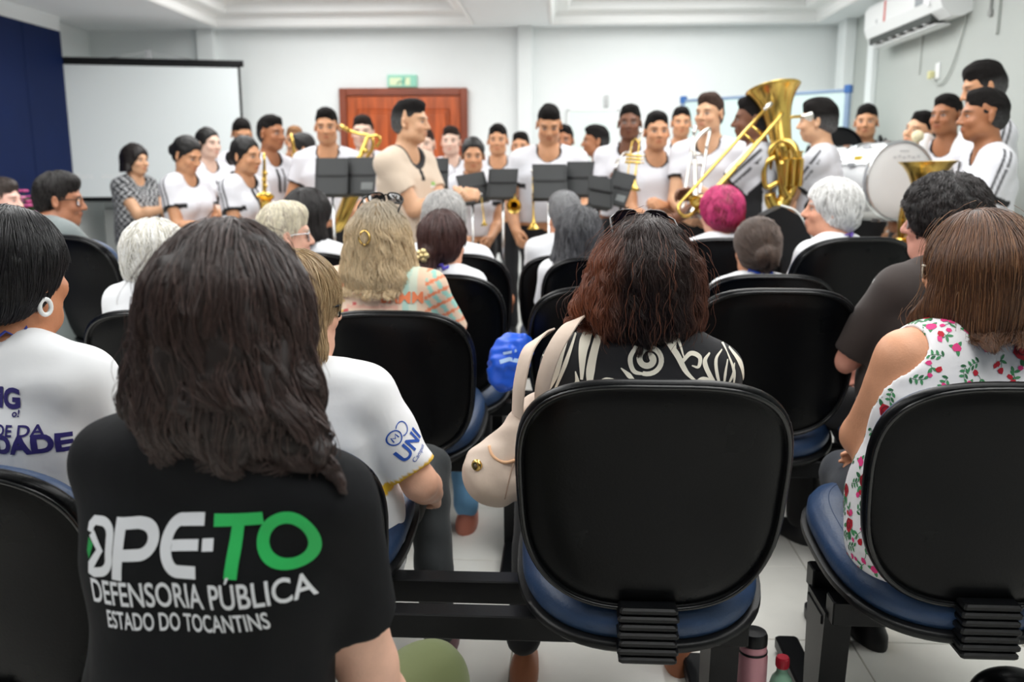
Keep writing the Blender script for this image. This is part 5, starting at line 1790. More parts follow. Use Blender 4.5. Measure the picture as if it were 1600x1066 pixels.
BL = srgb(24, 21, 20)
BG = 'standing band members in white shirts'
HOLD = dict(R_=(.04, .28, .16), L_=(.06, .28, .24))
DOWN = dict(R_=(.22, .10, .0), L_=(.22, .10, .0))
band = [
    ('S1', 'woman in a black and white dotted blouse clapping beside the projector screen', 208, 223, 6.8, 112, 'olive', dict(female=True, hair='bob', hvol=-.004, hcol=srgb(36, 28, 26), shirt='plain', colorfn=dotted, scol=srgb(38, 40, 44), sleeve=.5, tcol=srgb(28, 32, 56), R_=(.0, .36, .26), L_=(.02, .36, .28), fat=1.15,
        hairfn=lambda pr, hp, M, s: pr + [plane(hp(0, 0, -.09), (0, 0, -1), k=.01)])),
    ('S2', 'girl with a dark bun looking down, nearest the woman in the dotted blouse', 288, 212, 5.7, 112, 'tan', dict(female=True, pitch=-20, hair='tight', bun=(0, -.125, .0, .045), **HOLD)),
    ('S3', 'smiling girl with a black lanyard between the two girls with buns', 322, 198, 6.7, 118, 'pale', dict(female=True, hair='tight', lan=True, bun=(0, -.12, -.02, .04), **HOLD)),
    ('S4', 'girl with a dark bun and a black neck strap playing a saxophone', 380, 211, 5.5, 112, 'tan', dict(female=True, pitch=-4, hair='tight', bun=(0, -.125, -.02, .046), strap=True, **HOLD)),
    ('S5', 'boy whose dark head shows above the girl with the neck strap', 376, 185, 7.1, 150, 'tan', dict(pitch=-18, **DOWN)),
    ('S6', 'tall boy with cropped hair and a neck strap facing the leader', 420, 180, 6.1, 116, 'brown', dict(strap=True, **HOLD)),
    ('S7', 'girl with a dark low bun turned away, holding a tall gold saxophone', 472, 206, 6.5, -112, 'tan', dict(female=True, hair='tight', bun=(0, -.125, -.02, .045), pitch=-5, **HOLD)),
    ('S7b', 'person with light brown hair behind the girl with the tall gold saxophone', 460, 197, 7.5, 170, 'tan', dict(hcol=srgb(150, 110, 78), **DOWN)),
    ('S8', 'tall boy with cropped hair behind the wide black music stand', 510, 168, 6.0, 172, 'tan', dict(pitch=-6, R_=(.16, .2, .12), L_=(.16, .2, .12))),
    ('S9', 'pale boy blowing a baritone saxophone in front of the wooden door', 567, 180, 6.5, 176, 'pale', dict(hcol=srgb(40, 32, 28), **HOLD)),
    ('S10', 'person half hidden behind the leader in the beige polo shirt', 664, 200, 6.9, 184, 'pale', dict(hcol=srgb(60, 44, 38), **DOWN)),
    ('S11', 'pale young person standing before the right leaf of the wooden door', 705, 197, 7.4, 182, 'pale', dict(hcol=srgb(46, 36, 32), **DOWN)),
    ('S12', 'girl with a dark ponytail behind the slanted music stand', 739, 213, 6.1, 168, 'tan', dict(female=True, hair='tight', tail=True, yaw=6, pitch=-6, R_=(.10, .26, .06), L_=(.10, .26, .06))),
    ('S13', 'slim boy with a long face against the white wall beside the door', 778, 194, 7.0, 180, 'tan', dict(**DOWN)),
    ('S14', 'small young person peering over the shoulder of the broad boy', 814, 206, 7.6, 186, 'tan', dict(**DOWN)),
    ('S15', 'broad boy with flat-topped black hair looking down at his music', 858, 164, 5.75, 178, 'tan', dict(pitch=-22, fat=1.12, R_=(.20, .22, .02), L_=(.14, .26, .10))),
    ('S16', 'person mostly hidden behind the broad boy', 882, 195, 7.3, 190, 'brown', dict(**DOWN)),
    ('S17', 'boy in profile before the small white board', 934, 195, 7.0, -96, 'brown', dict(**DOWN)),
    ('S18', 'tall dark-skinned boy holding a silver trumpet', 985, 163, 6.2, 188, 'dark', dict(R_=(.02, .26, .26), L_=(.02, .28, .30))),
    ('S19', 'boy in white looking ahead with a gold trumpet held upright', 1026, 174, 5.7, 168, 'tan', dict(yaw=6, R_=(.06, .30, .10), L_=(-.02, .26, .22))),
    ('S20', 'boy at the back between the upright gold trumpet and the silver trombone', 1065, 167, 7.2, 182, 'tan', dict(**DOWN)),
    ('S21', 'tall light-skinned boy turned towards the leader with a silver trombone', 1112, 145, 5.5, 205, 'olive', dict(yaw=14, hcol=srgb(66, 50, 42), R_=(.04, .30, .12), L_=(.10, .28, .22))),
    ('S22', 'dark-skinned boy in profile playing a gold trombone', 1182, 150, 5.0, -72, 'dark', dict(yaw=-8, R_=(-.02, .34, .26), L_=(.10, .42, .14))),
    ('S23', 'boy with thick black hair blowing the tuba, seen from behind', 1284, 153, 5.2, -64, 'olive', dict(yaw=-4, hvol=.006, R_=(.02, .34, .10), L_=(.02, .38, .02))),
    ('S24', 'boy with a black strap standing at the back behind the white drums', 1356, 163, 6.6, 192, 'tan', dict(yaw=10, harness='black', **DOWN)),
    ('S25', 'boy leaning his head and raising a drum mallet', 1443, 175, 5.7, -118, 'olive', dict(roll=-12, pitch=8, R_=(.02, .36, .36), L_=(.16, .2, .05))),
    ('S26', 'boy wearing a white padded drum harness', 1484, 147, 5.45, -134, 'brown', dict(yaw=8, harness='white', R_=(.14, .30, .10), L_=(.14, .30, .10))),
    ('S27', 'tallest boy at the grey wall, looking down', 1545, 95, 4.75, -84, 'tan', dict(pitch=-14, hvol=.006, smax_=1.25, R_=(.12, .22, .06), L_=(.12, .26, .06))),
    ('S28', 'boy in profile with double shoulder stripes at the grey wall', 1546, 138, 4.3, -84, 'brown', dict(R_=(.1, .2, .05), L_=(.1, .24, .0), sshould=.95)),
]
LEAD = ('S0', 'band leader in a beige polo shirt with a black collar, hands clasped', 637, 155, 4.95, 114, 'olive', dict(yaw=-12, jaw=1.1, hair='fade', shirt='plain', colorfn=polo, scol=srgb(216, 198, 178), sleeve=.62, tcol=srgb(40, 42, 48), fat=1.12, R_=(-.02, .33, .27), L_=(-.01, .34, .28), hand=(.9, .9), rpole=(.4, -.4, -.9), h=.011))
for i, (key, label, px, py, Y, hd, sk, ex) in enumerate([LEAD] + band):
    kw = {k_: v for k_, v in ex.items() if k_ not in ('lan', 'strap', 'tail', 'harness')}
    kw.setdefault('hair', 'crop'); kw.setdefault('hcol', BL); kw.setdefault('shirt', 'band'); kw.setdefault('h', .012); kw.setdefault('hand', (.7, .7))
    if ex.get('tail'): kw['hairfn'] = lambda pr, hp, M, s: pr + [rc(hp(.02, -.10, -.03), hp(-.05, -.06, -.16), .03 * s, .02 * s, k=.02)]
    kw.setdefault('rn', (-.9, .0, -.3)); kw.setdefault('hem', .07 if kw['shirt'] == 'band' else -.10); kw.setdefault('ln', (-.9, .0, -.3))
    inf = person(key, label, px, py, Y, hd, pose='stand', skin=sk, hf=.0062, folds=.003, **kw)
    if key != 'S0': inf['o']['group'] = BG if kw['shirt'] == 'band' else None
    if kw['shirt'] != 'band' and 'group' in inf['o']: del inf['o']['group']
    if ex.get('lan') or ex.get('strap'): lanyard(inf, srgb(26, 26, 28), .010, .34 if ex.get('lan') else .26, name='neck_strap')
    if ex.get('lan'): rel(inf, MB().sphere(inf['nb'] - inf['u'] * .23 + inf['f'] * .16, .02)).build('pendant', M_SILVER, inf['o'], smooth=True)
    if ex.get('harness'):
        hm = mat('harness_white', srgb(238, 240, 240), .4) if ex['harness'] == 'white' else M_BLACKPLAST
        nb, u, f, rt, s = inf['nb'], inf['u'], inf['f'], inf['rt'], inf['s']
        for sx in (1, -1):
            pts = bez([nb + (rt * sx * .10 - f * .10 - u * .12) * s, nb + (rt * sx * .105 - f * .04 + u * .03) * s, nb + (rt * sx * .105 + f * .05 + u * .02) * s, nb + (rt * sx * .09 + f * .12 - u * .10) * s, nb + (rt * sx * .07 + f * .15 - u * .22) * s], 26)
            P = on_surface(inf['shp'], pts, .012)
            b = rel(inf, MB().tube(P, .034, 10, flat=.45)).build('harness_strap', hm, inf['o'], smooth=True)
            rel(inf, MB().tube(P + f * .012 + rt * sx * .030, .009, 8)).build('strap_padding', M_BLACKPLAST, b, smooth=True)

# ------------------------------------------------------------------ instruments
def frame_of(o, x, up):
    """matrix whose x axis is x, z axis close to up"""
    x = unit(x); y = unit(np.cross(up, x)); z = np.cross(x, y)
    return np.stack([x, y, z], 1), np.asarray(o, float)


def placed(m, Mo, root):
    M_, o = Mo
    m.v = [v @ M_.T + o - np.asarray(root) for v in m.v]; return m


def bell_prof(L, r0, r1, n=16, p=6):
    t = np.linspace(0, 1, n)
    return [(r0 + (r1 * .22 - r0) * q + (r1 * .78) * q ** p, L * q) for q in t]


def trumpet(label, mouth, bell, up=(0, -1, .3), mt=None, size=1.0):
    mt = mt or M_BRASS
    mouth, bell = np.array(mouth), np.array(bell)
    t = empty('trumpet', tuple((mouth + bell) / 2)); tag(t, label, 'trumpet', None)
    Mo = frame_of(mouth, bell - mouth, up); L = np.linalg.norm(bell - mouth); rt_ = (mouth + bell) / 2
    k_ = L / .5
    P = lambda m: placed(m, Mo, rt_)
    m = MB(); m.lathe([(r * k_, .27 * k_ + h) for r, h in bell_prof(.23 * k_, .0065, .062)], axis=(1, 0, 0), seg=20); m.tube([(.10 * k_, 0, 0), (.28 * k_, 0, 0)], .0062 * k_, 8)
    P(m).build('bell', mt, t, smooth=True)
    m = MB(); m.tube(bez([(.05 * k_, 0, .0), (.20 * k_, 0, .0), (.36 * k_, .0, -.0), (.40 * k_, 0, -.03 * k_), (.36 * k_, 0, -.065 * k_), (.22 * k_, 0, -.065 * k_), (.10 * k_, 0, -.065 * k_), (.06 * k_, 0, -.035 * k_), (.10 * k_, 0, 0)], 50), .006 * k_, 8)
    P(m).build('tubing', mt, t, smooth=True)
    for i in range(3):
        x = (.205 + .03 * i) * k_
        m = MB().lathe([(.011 * k_, -.105 * k_), (.012 * k_, -.10 * k_), (.012 * k_, .03 * k_), (.009 * k_, .035 * k_), (.003 * k_, .036 * k_), (.003 * k_, .055 * k_), (.009 * k_, .056 * k_), (.009 * k_, .06 * k_)], (x, 0, 0), (0, 0, 1), 10, True)
        P(m).build('valve', mt, t, smooth=True, angle=40)
    P(MB().lathe([(.013 * k_, -.02 * k_), (.012 * k_, 0), (.006 * k_, .018 * k_), (.005 * k_, .07 * k_)], axis=(1, 0, 0), seg=10, cap=True)).build('mouthpiece', M_SILVER, t, smooth=True)
    return t


def trombone(label, A, B, up, mt, bell_at, bell_end, bell_r=.10):
    A, B = np.array(A), np.array(B)
    t = empty('trombone', tuple((A + B) / 2)); tag(t, label, 'trombone')
    Mo = frame_of(A, B - A, up); L = np.linalg.norm(B - A); rt_ = (A + B) / 2
    P = lambda m: placed(m, Mo, rt_)
    a = np.linspace(-math.pi / 2, math.pi / 2, 9)
    m = MB().tube(np.concatenate([[(0, -.04, 0), (.3 * L, -.04, 0)], [(L + .04 * math.cos(q), .04 * math.sin(q), 0) for q in a], [(.3 * L, .04, 0), (.06, .04, 0)]]), .009, 8)
    P(m).build('slide', mt, t, smooth=True)
    P(MB().tube([(.10, -.04, 0), (.10, .04, 0)], .007, 8)).build('brace', mt, t, smooth=True)
    P(MB().tube([(.16, -.04, 0), (.16, .04, 0)], .007, 8)).build('brace', mt, t, smooth=True)
    P(MB().lathe([(.015, -.06), (.013, -.03), (.006, .0)], (0, -.04, 0), (1, 0, 0), 10, True)).build('mouthpiece', M_SILVER, t, smooth=True)
    b0, b1 = np.array(bell_at), np.array(bell_end)
    Lb = np.linalg.norm(b1 - b0)
    m = MB().lathe(bell_prof(Lb, .010, bell_r, 20), b0, b1 - b0, 22)
    e0 = A + Mo[0] @ np.array((.06, .04, 0))
    m.tube(bez([e0, e0 + (A - B) / L * .12, b0 + (b0 - b1) / Lb * .10, b0], 20), .0095, 8)
    m.v = [v - rt_ for v in m.v]; m.build('bell', mt, t, smooth=True)
    return t


def sax(label, top, down, out, size=1.0, bell_up=.42, neck=True, mt=None):
    """top: where the neck meets the body; down: body direction; out: towards the bell"""
    mt = mt or M_BRASS
    top = np.array(top); d = unit(down); o = np.array(out, float); o = unit(o - d * o.dot(d)); k_ = size
    t = empty('saxophone', tuple(top)); tag(t, label, 'saxophone')
    L = .58 * k_
    Q = lambda x, y: o * x * k_ + d * y * k_
    path = bez([Q(0, 0), Q(0, .2), Q(0, .4), Q(.005, .52), Q(.045, .60), Q(.10, .56), Q(.125, .46), Q(.14, .36), Q(.165, .30)], 48)
    n = len(path); tt = np.linspace(0, 1, n)
    rad = np.interp(tt, [0, .35, .62, .8, .92, .97, 1], np.array([.014, .024, .034, .044, .056, .068, .082]) * k_)
    MB().tube(path, rad, 18, cap=False).build('body_tube', mt, t, smooth=True)
    if neck:
        MB().tube(bez([Q(0, .02), Q(0, -.05), Q(-.03, -.09), Q(-.09, -.095), Q(-.14, -.075)], 20), np.linspace(.014, .009, 20)[:len(bez([Q(0, .02), Q(0, -.05), Q(-.03, -.09), Q(-.09, -.095), Q(-.14, -.075)], 20))] * k_, 10).build('neck', mt, t, smooth=True)
        MB().tube([Q(-.13, -.08), Q(-.20, -.055)], [.013 * k_, .008 * k_], 10).build('mouthpiece', M_BLACKPLAST, t, smooth=True)
    sd = np.cross(d, o)
    for i in range(7):
        c = Q(.0, .09 + .06 * i) + o * .030 * k_ + sd * (.012 if i % 2 else -.012) * k_
        MB().lathe([(.017 * k_, 0), (.018 * k_, .004), (.006 * k_, .007)], c, o, 12, True).build('key', mt, t, smooth=True)
    MB().tube([Q(.035, .06) + sd * .02 * k_, Q(.05, .5) + sd * .02 * k_], .003 * k_, 6).build('key_rod', mt, t, smooth=True)
    MB().tube([Q(-.03, .06) - sd * .02 * k_, Q(-.04, .5) - sd * .02 * k_], .003 * k_, 6).build('key_rod', mt, t, smooth=True)
    return t


sax('slim gold saxophone held by the girl with the neck strap', W(413, 256, 5.35), (-.05, .0, -1), (.4, -1, 0), .62)
sax('tall gold saxophone of the girl with the low bun', W(458, 228, 6.15), (.12, 0, -1), (.3, -1, 0), .85)
b_ = sax('baritone saxophone with a wide gold bell below the music stand', W(574, 214, 5.75), (-.34, -.25, -1), (.5, -1, .1), 1.02, neck=False)
q = [W(x, y, 5.8) - np.array(b_.location) for x, y in ((545, 204), (560, 209), (577, 212), (583, 222), (580, 236), (570, 250))]
MB().tube(bez(q, 30), .011, 10).build('neck', M_BRASS, b_, smooth=True)
MB().tube([q[0], q[0] + np.array((-.05, -.02, .03))], (.014), 10).build('mouthpiece', M_BRASS, b_, smooth=True)
q = [W(x, y, 5.75) - np.array(b_.location) for x, y in ((574, 214), (590, 212), (594, 220), (588, 230))]
MB().tube(bez(q, 20), .009, 10).build('crook', M_BRASS, b_, smooth=True)

trumpet('gold trumpet hanging bell down below the slanted music stand', W(752, 304, 5.5), W(757, 352, 5.45), size=.7)
trumpet('gold trumpet pointing at the viewer, its bell a small disc', W(806, 308, 5.6), W(803, 322, 5.25), (0, 0, 1))
trumpet('long gold trumpet hanging bell down beside the broad boy', W(832, 268, 5.4), W(834, 358, 5.35))
trumpet('silver trumpet in the hands of the tall dark-skinned boy', W(986, 232, 5.95), W(966, 270, 5.7), (1, 0, .4), M_SILVER)
trumpet('gold trumpet held upright by the boy looking ahead', W(1001, 207, 5.42), W(990, 296, 5.35), (1, -.3, 0))
trombone('silver trombone held upright by the tall light-skinned boy', W(1095, 215, 5.2), W(1078, 326, 5.05), (0, -1, .2), M_SILVER, W(1086, 250, 5.05), W(1087, 336, 4.95), .07)
trombone('gold trombone slanting down across the band', W(1202, 182, 4.75), W(1072, 326, 4.55), (.2, -1, .4), M_BRASS, W(1150, 262, 4.6), W(1095, 322, 4.5), .075)

# tuba
tb0, tb1 = W(1228, 300, 4.85), W(1212, 140, 4.85)
t = empty('tuba', tuple(tb0)); tag(t, 'large gold tuba with its bell raised above the band', 'tuba')
ba, bb = W(1222, 232, 4.85) - tb0, W(1208, 139, 4.93) - tb0
path = bez([(0, 0, 0), tuple(W(1227, 268, 4.85) - tb0), tuple(ba), tuple(ba + (bb - ba) * .1)], 24); n = len(path)
MB().tube(path, np.linspace(.040, .052, n), 24, cap=False).build('body_tube', M_BRASS, t, smooth=True)
bd = unit(bb - ba); bl = np.linalg.norm(bb - ba)
MB().lathe([(.051 + .030 * q + .062 * q ** 4.5, bl * q) for q in np.linspace(0, 1, 22)] + [(.1425, bl * 1.002), (.1405, bl * 1.004)] + [(.049 + .030 * q + .062 * q ** 4.5, bl * q) for q in np.linspace(1, .2, 12)], ba, bd, 36).build('bell', M_BRASS, t, smooth=True)
th = np.linspace(0, math.pi, 14)
MB().tube([(-.045 + .045 * math.cos(a), 0, -.005 - .07 * math.sin(a)) for a in th], .038, 16).build('bottom_bow', M_BRASS, t, smooth=True)
MB().tube(bez([(-.09, 0, 0), (-.10, .0, .12), (-.085, -.01, .22), (-.04, -.03, .26), (.02, -.06, .22), (.03, -.07, .08), (0, -.07, -.02), (-.04, -.07, .05), (-.045, -.07, .16)], 60), .020, 12).build('tubing', M_BRASS, t, smooth=True)
MB().tube(bez([(-.06, -.06, .05), (-.12, -.06, .03), (-.13, -.06, .14), (-.08, -.06, .18)], 24), .014, 10).build('tubing', M_BRASS, t, smooth=True)
for i in range(3):
    MB().lathe([(.013, -.09), (.016, -.085), (.016, .05), (.006, .055), (.005, .08), (.012, .082), (.012, .09)], (-.03 + .036 * i, -.10, .12), (0, 0, 1), 12, True).build('valve', M_BRASS, t, smooth=True, angle=40)
mp = [W(1222, 195, 4.84) - tb0, W(1235, 184, 4.86) - tb0, W(1250, 182, 4.9) - tb0]
MB().tube(bez([mp[0], mp[1], mp[2]], 16), .009, 10).build('lead_pipe', M_BRASS, t, smooth=True)
MB().lathe([(.010, 0), (.012, .03), (.024, .06), (.024, .065)], mp[2], (1, .3, 0), 14, True).build('mouthpiece', M_SILVER, t, smooth=True)

# euphonium in front of the drum harness
e0, e1 = W(1440, 372, 4.5), W(1450, 252, 4.5)
t = empty('euphonium', tuple(e0)); tag(t, 'gold euphonium with an upright bell before the bass drum', 'euphonium')
path = bez([(0, 0, 0), tuple((W(1444, 330, 4.5) - e0)), tuple((W(1448, 285, 4.5) - e0)), tuple(e1 - e0)], 30); n = len(path)
MB().tube(path, np.interp(np.linspace(0, 1, n), [0, .35, .65, .82, .93, 1], [.034, .046, .068, .09, .112, .136]), 26, cap=False).build('bell', M_BRASS, t, smooth=True)
MB().tube([(-.05 + .05 * math.cos(a), 0, -.06 * math.sin(a)) for a in th], .032, 14).build('bottom_bow', M_BRASS, t, smooth=True)
MB().tube(bez([(-.10, 0, 0), (-.11, -.02, .10), (-.09, -.03, .2), (-.03, -.06, .18), (-.02, -.07, .05), (-.06, -.07, .0), (-.10, -.07, .08)], 40), .016, 10).build('tubing', M_BRASS, t, smooth=True)
for i in range(3):
    MB().lathe([(.013, -.08), (.015, -.075), (.015, .05), (.005, .055), (.005, .075), (.011, .077), (.011, .085)], (-.11 + .034 * i, -.09, .1), (0, 0, 1), 12, True).build('valve', M_BRASS, t, smooth=True, angle=40)


def drum(label, c, nrm, r, depth, shell, head, rim, name='bass_drum', marks=True, cat='drum'):
    c = np.array(c); n_ = unit(nrm)
    t = empty(name, tuple(c)); tag(t, label, cat)
    b = -n_
    MB().lathe([(r, 0), (r * 1.002, depth * .5), (r, depth)], (0, 0, 0), b, 44).build('shell', shell, t, smooth=True)
    for s0, dirn in ((0, n_), (depth, b)):
        o = b * s0
        MB().lathe([(0.001, .002), (r * .6, .004), (r * .96, .002), (r, -.004)], o, dirn, 44).build('drum_head', head, t, smooth=True)
        MB().lathe([(r * .985, .008), (r * 1.015, .012), (r * 1.045, .006), (r * 1.05, -.02), (r * 1.02, -.03)], o, dirn, 44).build('hoop', rim, t, smooth=True)
    up = np.array((0, 0, 1.0)); x = unit(np.cross(up, n_)); y = np.cross(n_, x)
    for i in range(10):
        a = i * math.pi / 5 + .2
        p = (x * math.cos(a) + y * math.sin(a)) * (r + .008)
        MB().tube([p + b * .02, p + b * (depth - .02)], .004, 6).build('tension_rod', M_CHROME, t, smooth=True)
        MB().obox(p + b * depth * .5, n_ * .03, x * .010, y * .010).build('lug', M_CHROME, t)
    return t, x, y, n_


M_DSH, M_DHD = mat('drum_white', srgb(240, 242, 243), .25), mat('drum_skin', srgb(232, 232, 230), .5)
bc = W(1407, 283, 5.2)
t, x, y, n_ = drum('big white bass drum with its round head towards the audience', bc, (.30, -1, .02), .215, .32, M_DSH, M_DHD, M_CHROME)
MB().obox(x * -.15 + y * .13 - n_ * .15, n_ * .03, x * .03, y * .012).build('badge', mat('badge_yellow', srgb(210, 180, 40), .5), t)
m = MB()
for i in range(6):
    xx = -.07 + i * .03
    m.obox(x * (xx + .02) + y * (.13 + .006 * (i % 2)) + n_ * .0055, x * .010, y * .006, n_ * .0006)
m.obox(x * .01 + y * .165 + n_ * .005, x * .03, y * .004, n_ * .0006)
o = m.build('faint_logo', mat('logo_grey', srgb(205, 206, 206), .6), t); o['kind'] = 'stuff'
drum('second white drum behind the big bass drum', W(1338, 280, 5.95), (.5, -1, .0), .20, .24, M_DSH, M_DHD, M_CHROME, name='field_drum')
drum('black drum showing dark between the tuba player and the white drums', W(1312, 238, 6.35), (.1, -1, .15), .165, .18, M_BLACKPLAST, M_BLACKPLAST, M_BLACKPLAST, name='tenor_drum')
# mallet
mh, mt_ = W(1434, 213, 5.3), W(1436, 250, 5.35)
t = empty('drum_mallet', tuple(mh)); tag(t, 'pale round felt drum mallet raised before a face', 'mallet')
MB().sphere((0, 0, 0), .034, 14, 10).build('felt_head', mat('felt', srgb(226, 216, 180), .9), t, smooth=True)
MB().tube([(0, 0, 0), tuple(mt_ - mh)], .007, 8).build('stick', mat('stick_wood', srgb(190, 140, 90), .5), t, smooth=True)


def music_stand(label, cx, cy, wpx, hpx, Y, rz=0, sheets=0, roll=0):
    c = W(cx, cy, Y); ppm = FPX / (Y * 1.02)
    wd, hg = wpx / ppm, hpx / ppm * 1.06
    t = empty('music_stand', (c[0], c[1], 0), R(rz)); tag(t, label, 'music stand', None)
    tl = R(20)
    up = np.array((math.sin(R(roll)), math.sin(tl), math.cos(tl))); up = unit(up); xx = np.array((math.cos(R(roll)), 0, -math.sin(R(roll)))); nn = np.cross(xx, up)
    o = np.array((0, 0, c[2]))
    dm = MB().obox(o, xx * wd / 2, up * hg / 2, nn * .002)
    for a in (-.46, .46): dm.obox(o + nn * .004 + xx * wd * a, xx * .005, up * hg * .48, nn * .003)
    desk = dm.build('desk', M_BLACKSHEET, t)
    MB().obox(o - up * hg / 2 - nn * .03, xx * wd / 2, up * .002, nn * .03).build('desk_lip', M_BLACKSHEET, desk)
    MB().obox(o + nn * .004, xx * wd * .5, up * .006, nn * .003).build('desk_seam', M_BLACKPLAST, desk)
    for i in range(sheets):
        MB().obox(o + nn * .0045 + xx * wd * (.22 if i == 0 else -.2) - up * hg * .30, xx * wd * .2, up * hg * .10, nn * .0008).build('sheet_label', mat('stand_label', srgb(120, 124, 124), .7), desk)
    z0 = c[2] - hg * .1
    MB().tube([(0, .02, .35), (0, .02, z0)], .009, 10).build('upper_pole', M_CHROME, t, smooth=True)
    MB().tube([(0, .02, .18), (0, .02, .62)], .013, 10).build('lower_pole', M_BLACKPLAST, t, smooth=True)
    for i in range(3):
        a = i * 2 * math.pi / 3 + .5
        MB().tube([(0, .02, .36), (.24 * math.cos(a), .02 + .24 * math.sin(a), .008)], .008, 8).build('leg', M_BLACKPLAST, t, smooth=True)
    return t


music_stand('wide black music stand left of the band leader', 518, 275, 50, 54, 5.35, 4, 0)
music_stand('black music stand with a grey label, touching the beige polo shirt', 565, 274, 46, 54, 5.4, -6, 1)
music_stand('black music stand just behind the leader, by his clasped hands', 672, 269, 56, 42, 5.7, 0)
music_stand('slanted black music stand above the hanging trumpet', 740, 293, 46, 42, 5.55, 24, 0, -9)
music_stand('black music stand beside the slanted one, above the small brass disc', 785, 286, 46, 42, 5.5, -10, 0)
music_stand('black music stand in front of the broad boy', 859, 283, 52, 50, 5.3, 8, 0)
music_stand('black music stand touching the broad boy\'s stand on its far side', 904, 278, 44, 48, 5.35, -22, 0)
music_stand('low black music stand with two pale clips before the short grey-haired person', 938, 299, 42, 44, 5.15, 26, 0, 10)
music_stand('black music stand with a white sheet below the upright gold trumpet', 968, 294, 38, 46, 5.25, -30, 1, 12)
# ------------------------------------------------------------------ bags, bottles, flowers
M_BAG = mat('bag_leather', C(214, 194, 178), .55, bump=.25, bscale=40, vary=.05, vscale=10)
M_TAN = mat('tan_trim', C(226, 178, 138), .5)
bc = W(808, 705, 1.90)
t = empty('handbag', tuple(bc)); tag(t, 'beige soft leather handbag on the lap edge of the scroll blouse woman', 'handbag')
pr = [rc((-.055, .01, -.055), (.075, .0, .075), .064, .062, k=.04, flat=(unit((.4, 1, .1)), 1.25)), rc((-.05, 0, -.06), (.06, .0, -.05), .055, .05, k=.05), el((.06, 0, .04), (.07, .06, .08), k=.05)]
V, Q = surface_nets(*field(pr, .006, noise=fold_noise(.004, 2.2, 1.0)))
link('bag_body', np_mesh('bag_body', V, Q), M_BAG, t)
MB().tube(on_surface(pr, bez([(-.085, -.05, .045), (-.06, -.065, .015), (-.03, -.07, -.004), (.0, -.07, .0)], 20), .002), .0035, 8).build('zip_trim', M_TAN, t, smooth=True)
MB().tube(on_surface(pr, bez([(.0, -.09, .09), (-.01, -.09, .02), (-.015, -.09, -.05), (-.02, -.08, -.11)], 24), .0012), .0018, 6).build('stitched_seam', mat('seam', C(176, 150, 132), .7), t, smooth=True)
sp = on_surface(pr, np.array([(-.092, -.05, -.015)]), .003)[0]
MB().lathe([(.004, .004), (.010, .005), (.013, .001), (.013, -.004)], sp, (-.6, -1, 0), 16).build('snap_button', M_GOLD, t, smooth=True)
# its two straps go over the shoulder of its owner
sh = A4['shp']
for i, (pts, nm) in enumerate((([W(852, 690, 1.88), W(846, 620, 1.84), W(862, 556, 1.83), W(888, 512, 1.86), W(905, 498, 1.93), W(915, 502, 2.05)], 'shoulder_strap'), ([W(808, 650, 1.86), W(812, 600, 1.85), W(824, 550, 1.87), W(842, 528, 1.92), W(858, 520, 2.02)], 'shoulder_strap'))):
    P = bez(pts, 34)
    d, n = grad(sh, P); P = P - n * np.minimum(d - .007, 0)[:, None]
    d, n = grad(sh, P); strap_mesh(P - bc, n, .017, .003).build(nm, M_BAG, t, smooth=True, angle=50)

p = W(793, 565, 2.72)
t = empty('blue_bag', tuple(p)); tag(t, 'bright blue plastic bag with a pale print beside the denim knees', 'bag')
pr = [el((0, 0, 0), (.06, .06, .075), k=.03), el((.035, .0, .03), (.04, .04, .05), k=.03), rc((.0, 0, .05), (.05, 0, .07), .025, .02, k=.03), el((-.01, 0, -.05), (.05, .05, .045), k=.03)]
V, Q = surface_nets(*field(pr, .006, noise=fold_noise(.007, 3.2, .4)))
bo = link('bag_body', np_mesh('bag_body', V, Q), mat('blue_plastic', C(36, 92, 214), .35, bump=.3, bscale=25), t)
bvx = bvh_of(V, Q)
fake = dict(root=np.zeros(3))
lay('pale_print', [ribbon(np.array([(-.03, .01), (0, .02), (.03, .012)]), .012), ribbon(np.array([(-.02, .035), (.02, .045)]), .008)], fake, bvx, np.array((.01, -.0, .0)), np.array((1., 0, 0)), np.array((0, 0, 1.)), mat('pale_blue', C(170, 200, 240), .5), bo)

q = Wz(1178, 984, .262)
t = empty('steel_flask', (q[0], q[1], 0)); tag(t, 'pink steel flask with a black lid under the scroll woman\'s chair', 'flask')
M_PINK = mat('pink_enamel', C(196, 140, 150), .4, metal=.2)
MB().lathe([(.0, .0), (.031, 0), (.034, .004), (.034, .20), (.032, .208), (.031, .21), (.031, .228), (.029, .232)], seg=32).build('flask_body', M_PINK, t, smooth=True, angle=35)
MB().lathe([(.0325, .208), (.0335, .211), (.0325, .214)], seg=32).build('rubber_ring', M_BLACKPLAST, t, smooth=True)
MB().lathe([(.0318, .230), (.0318, .250), (.028, .258), (.0, .260)], seg=32).build('lid', M_BLACKPLAST, t, smooth=True, angle=35)
q = Wz(1223, 1030, .20)
t = empty('plastic_bottle', (q[0], q[1], 0)); tag(t, 'pale green plastic bottle with a red cap beside the seat leg', 'bottle')
MB().lathe([(.0, .004), (.024, .0), (.030, .006), (.030, .10), (.029, .13), (.022, .155), (.0125, .168), (.012, .182), (.0, .182)], seg=28).build('bottle_body', mat('green_pet', C(150, 196, 172), .12, trans=.55, ior=1.3), t, smooth=True, angle=50)
m = MB().lathe([(.0, .206), (.013, .206), (.0148, .203), (.0148, .182), (.0135, .180)], seg=28)
cp = m.build('cap', mat('red_cap', C(160, 24, 44), .35), t, smooth=True, angle=35)
m = MB()
for i in range(28):
    a = i * 2 * math.pi / 28
    m.tube([(.0149 * math.cos(a), .0149 * math.sin(a), .184), (.0149 * math.cos(a), .0149 * math.sin(a), .202)], .0007, 4)
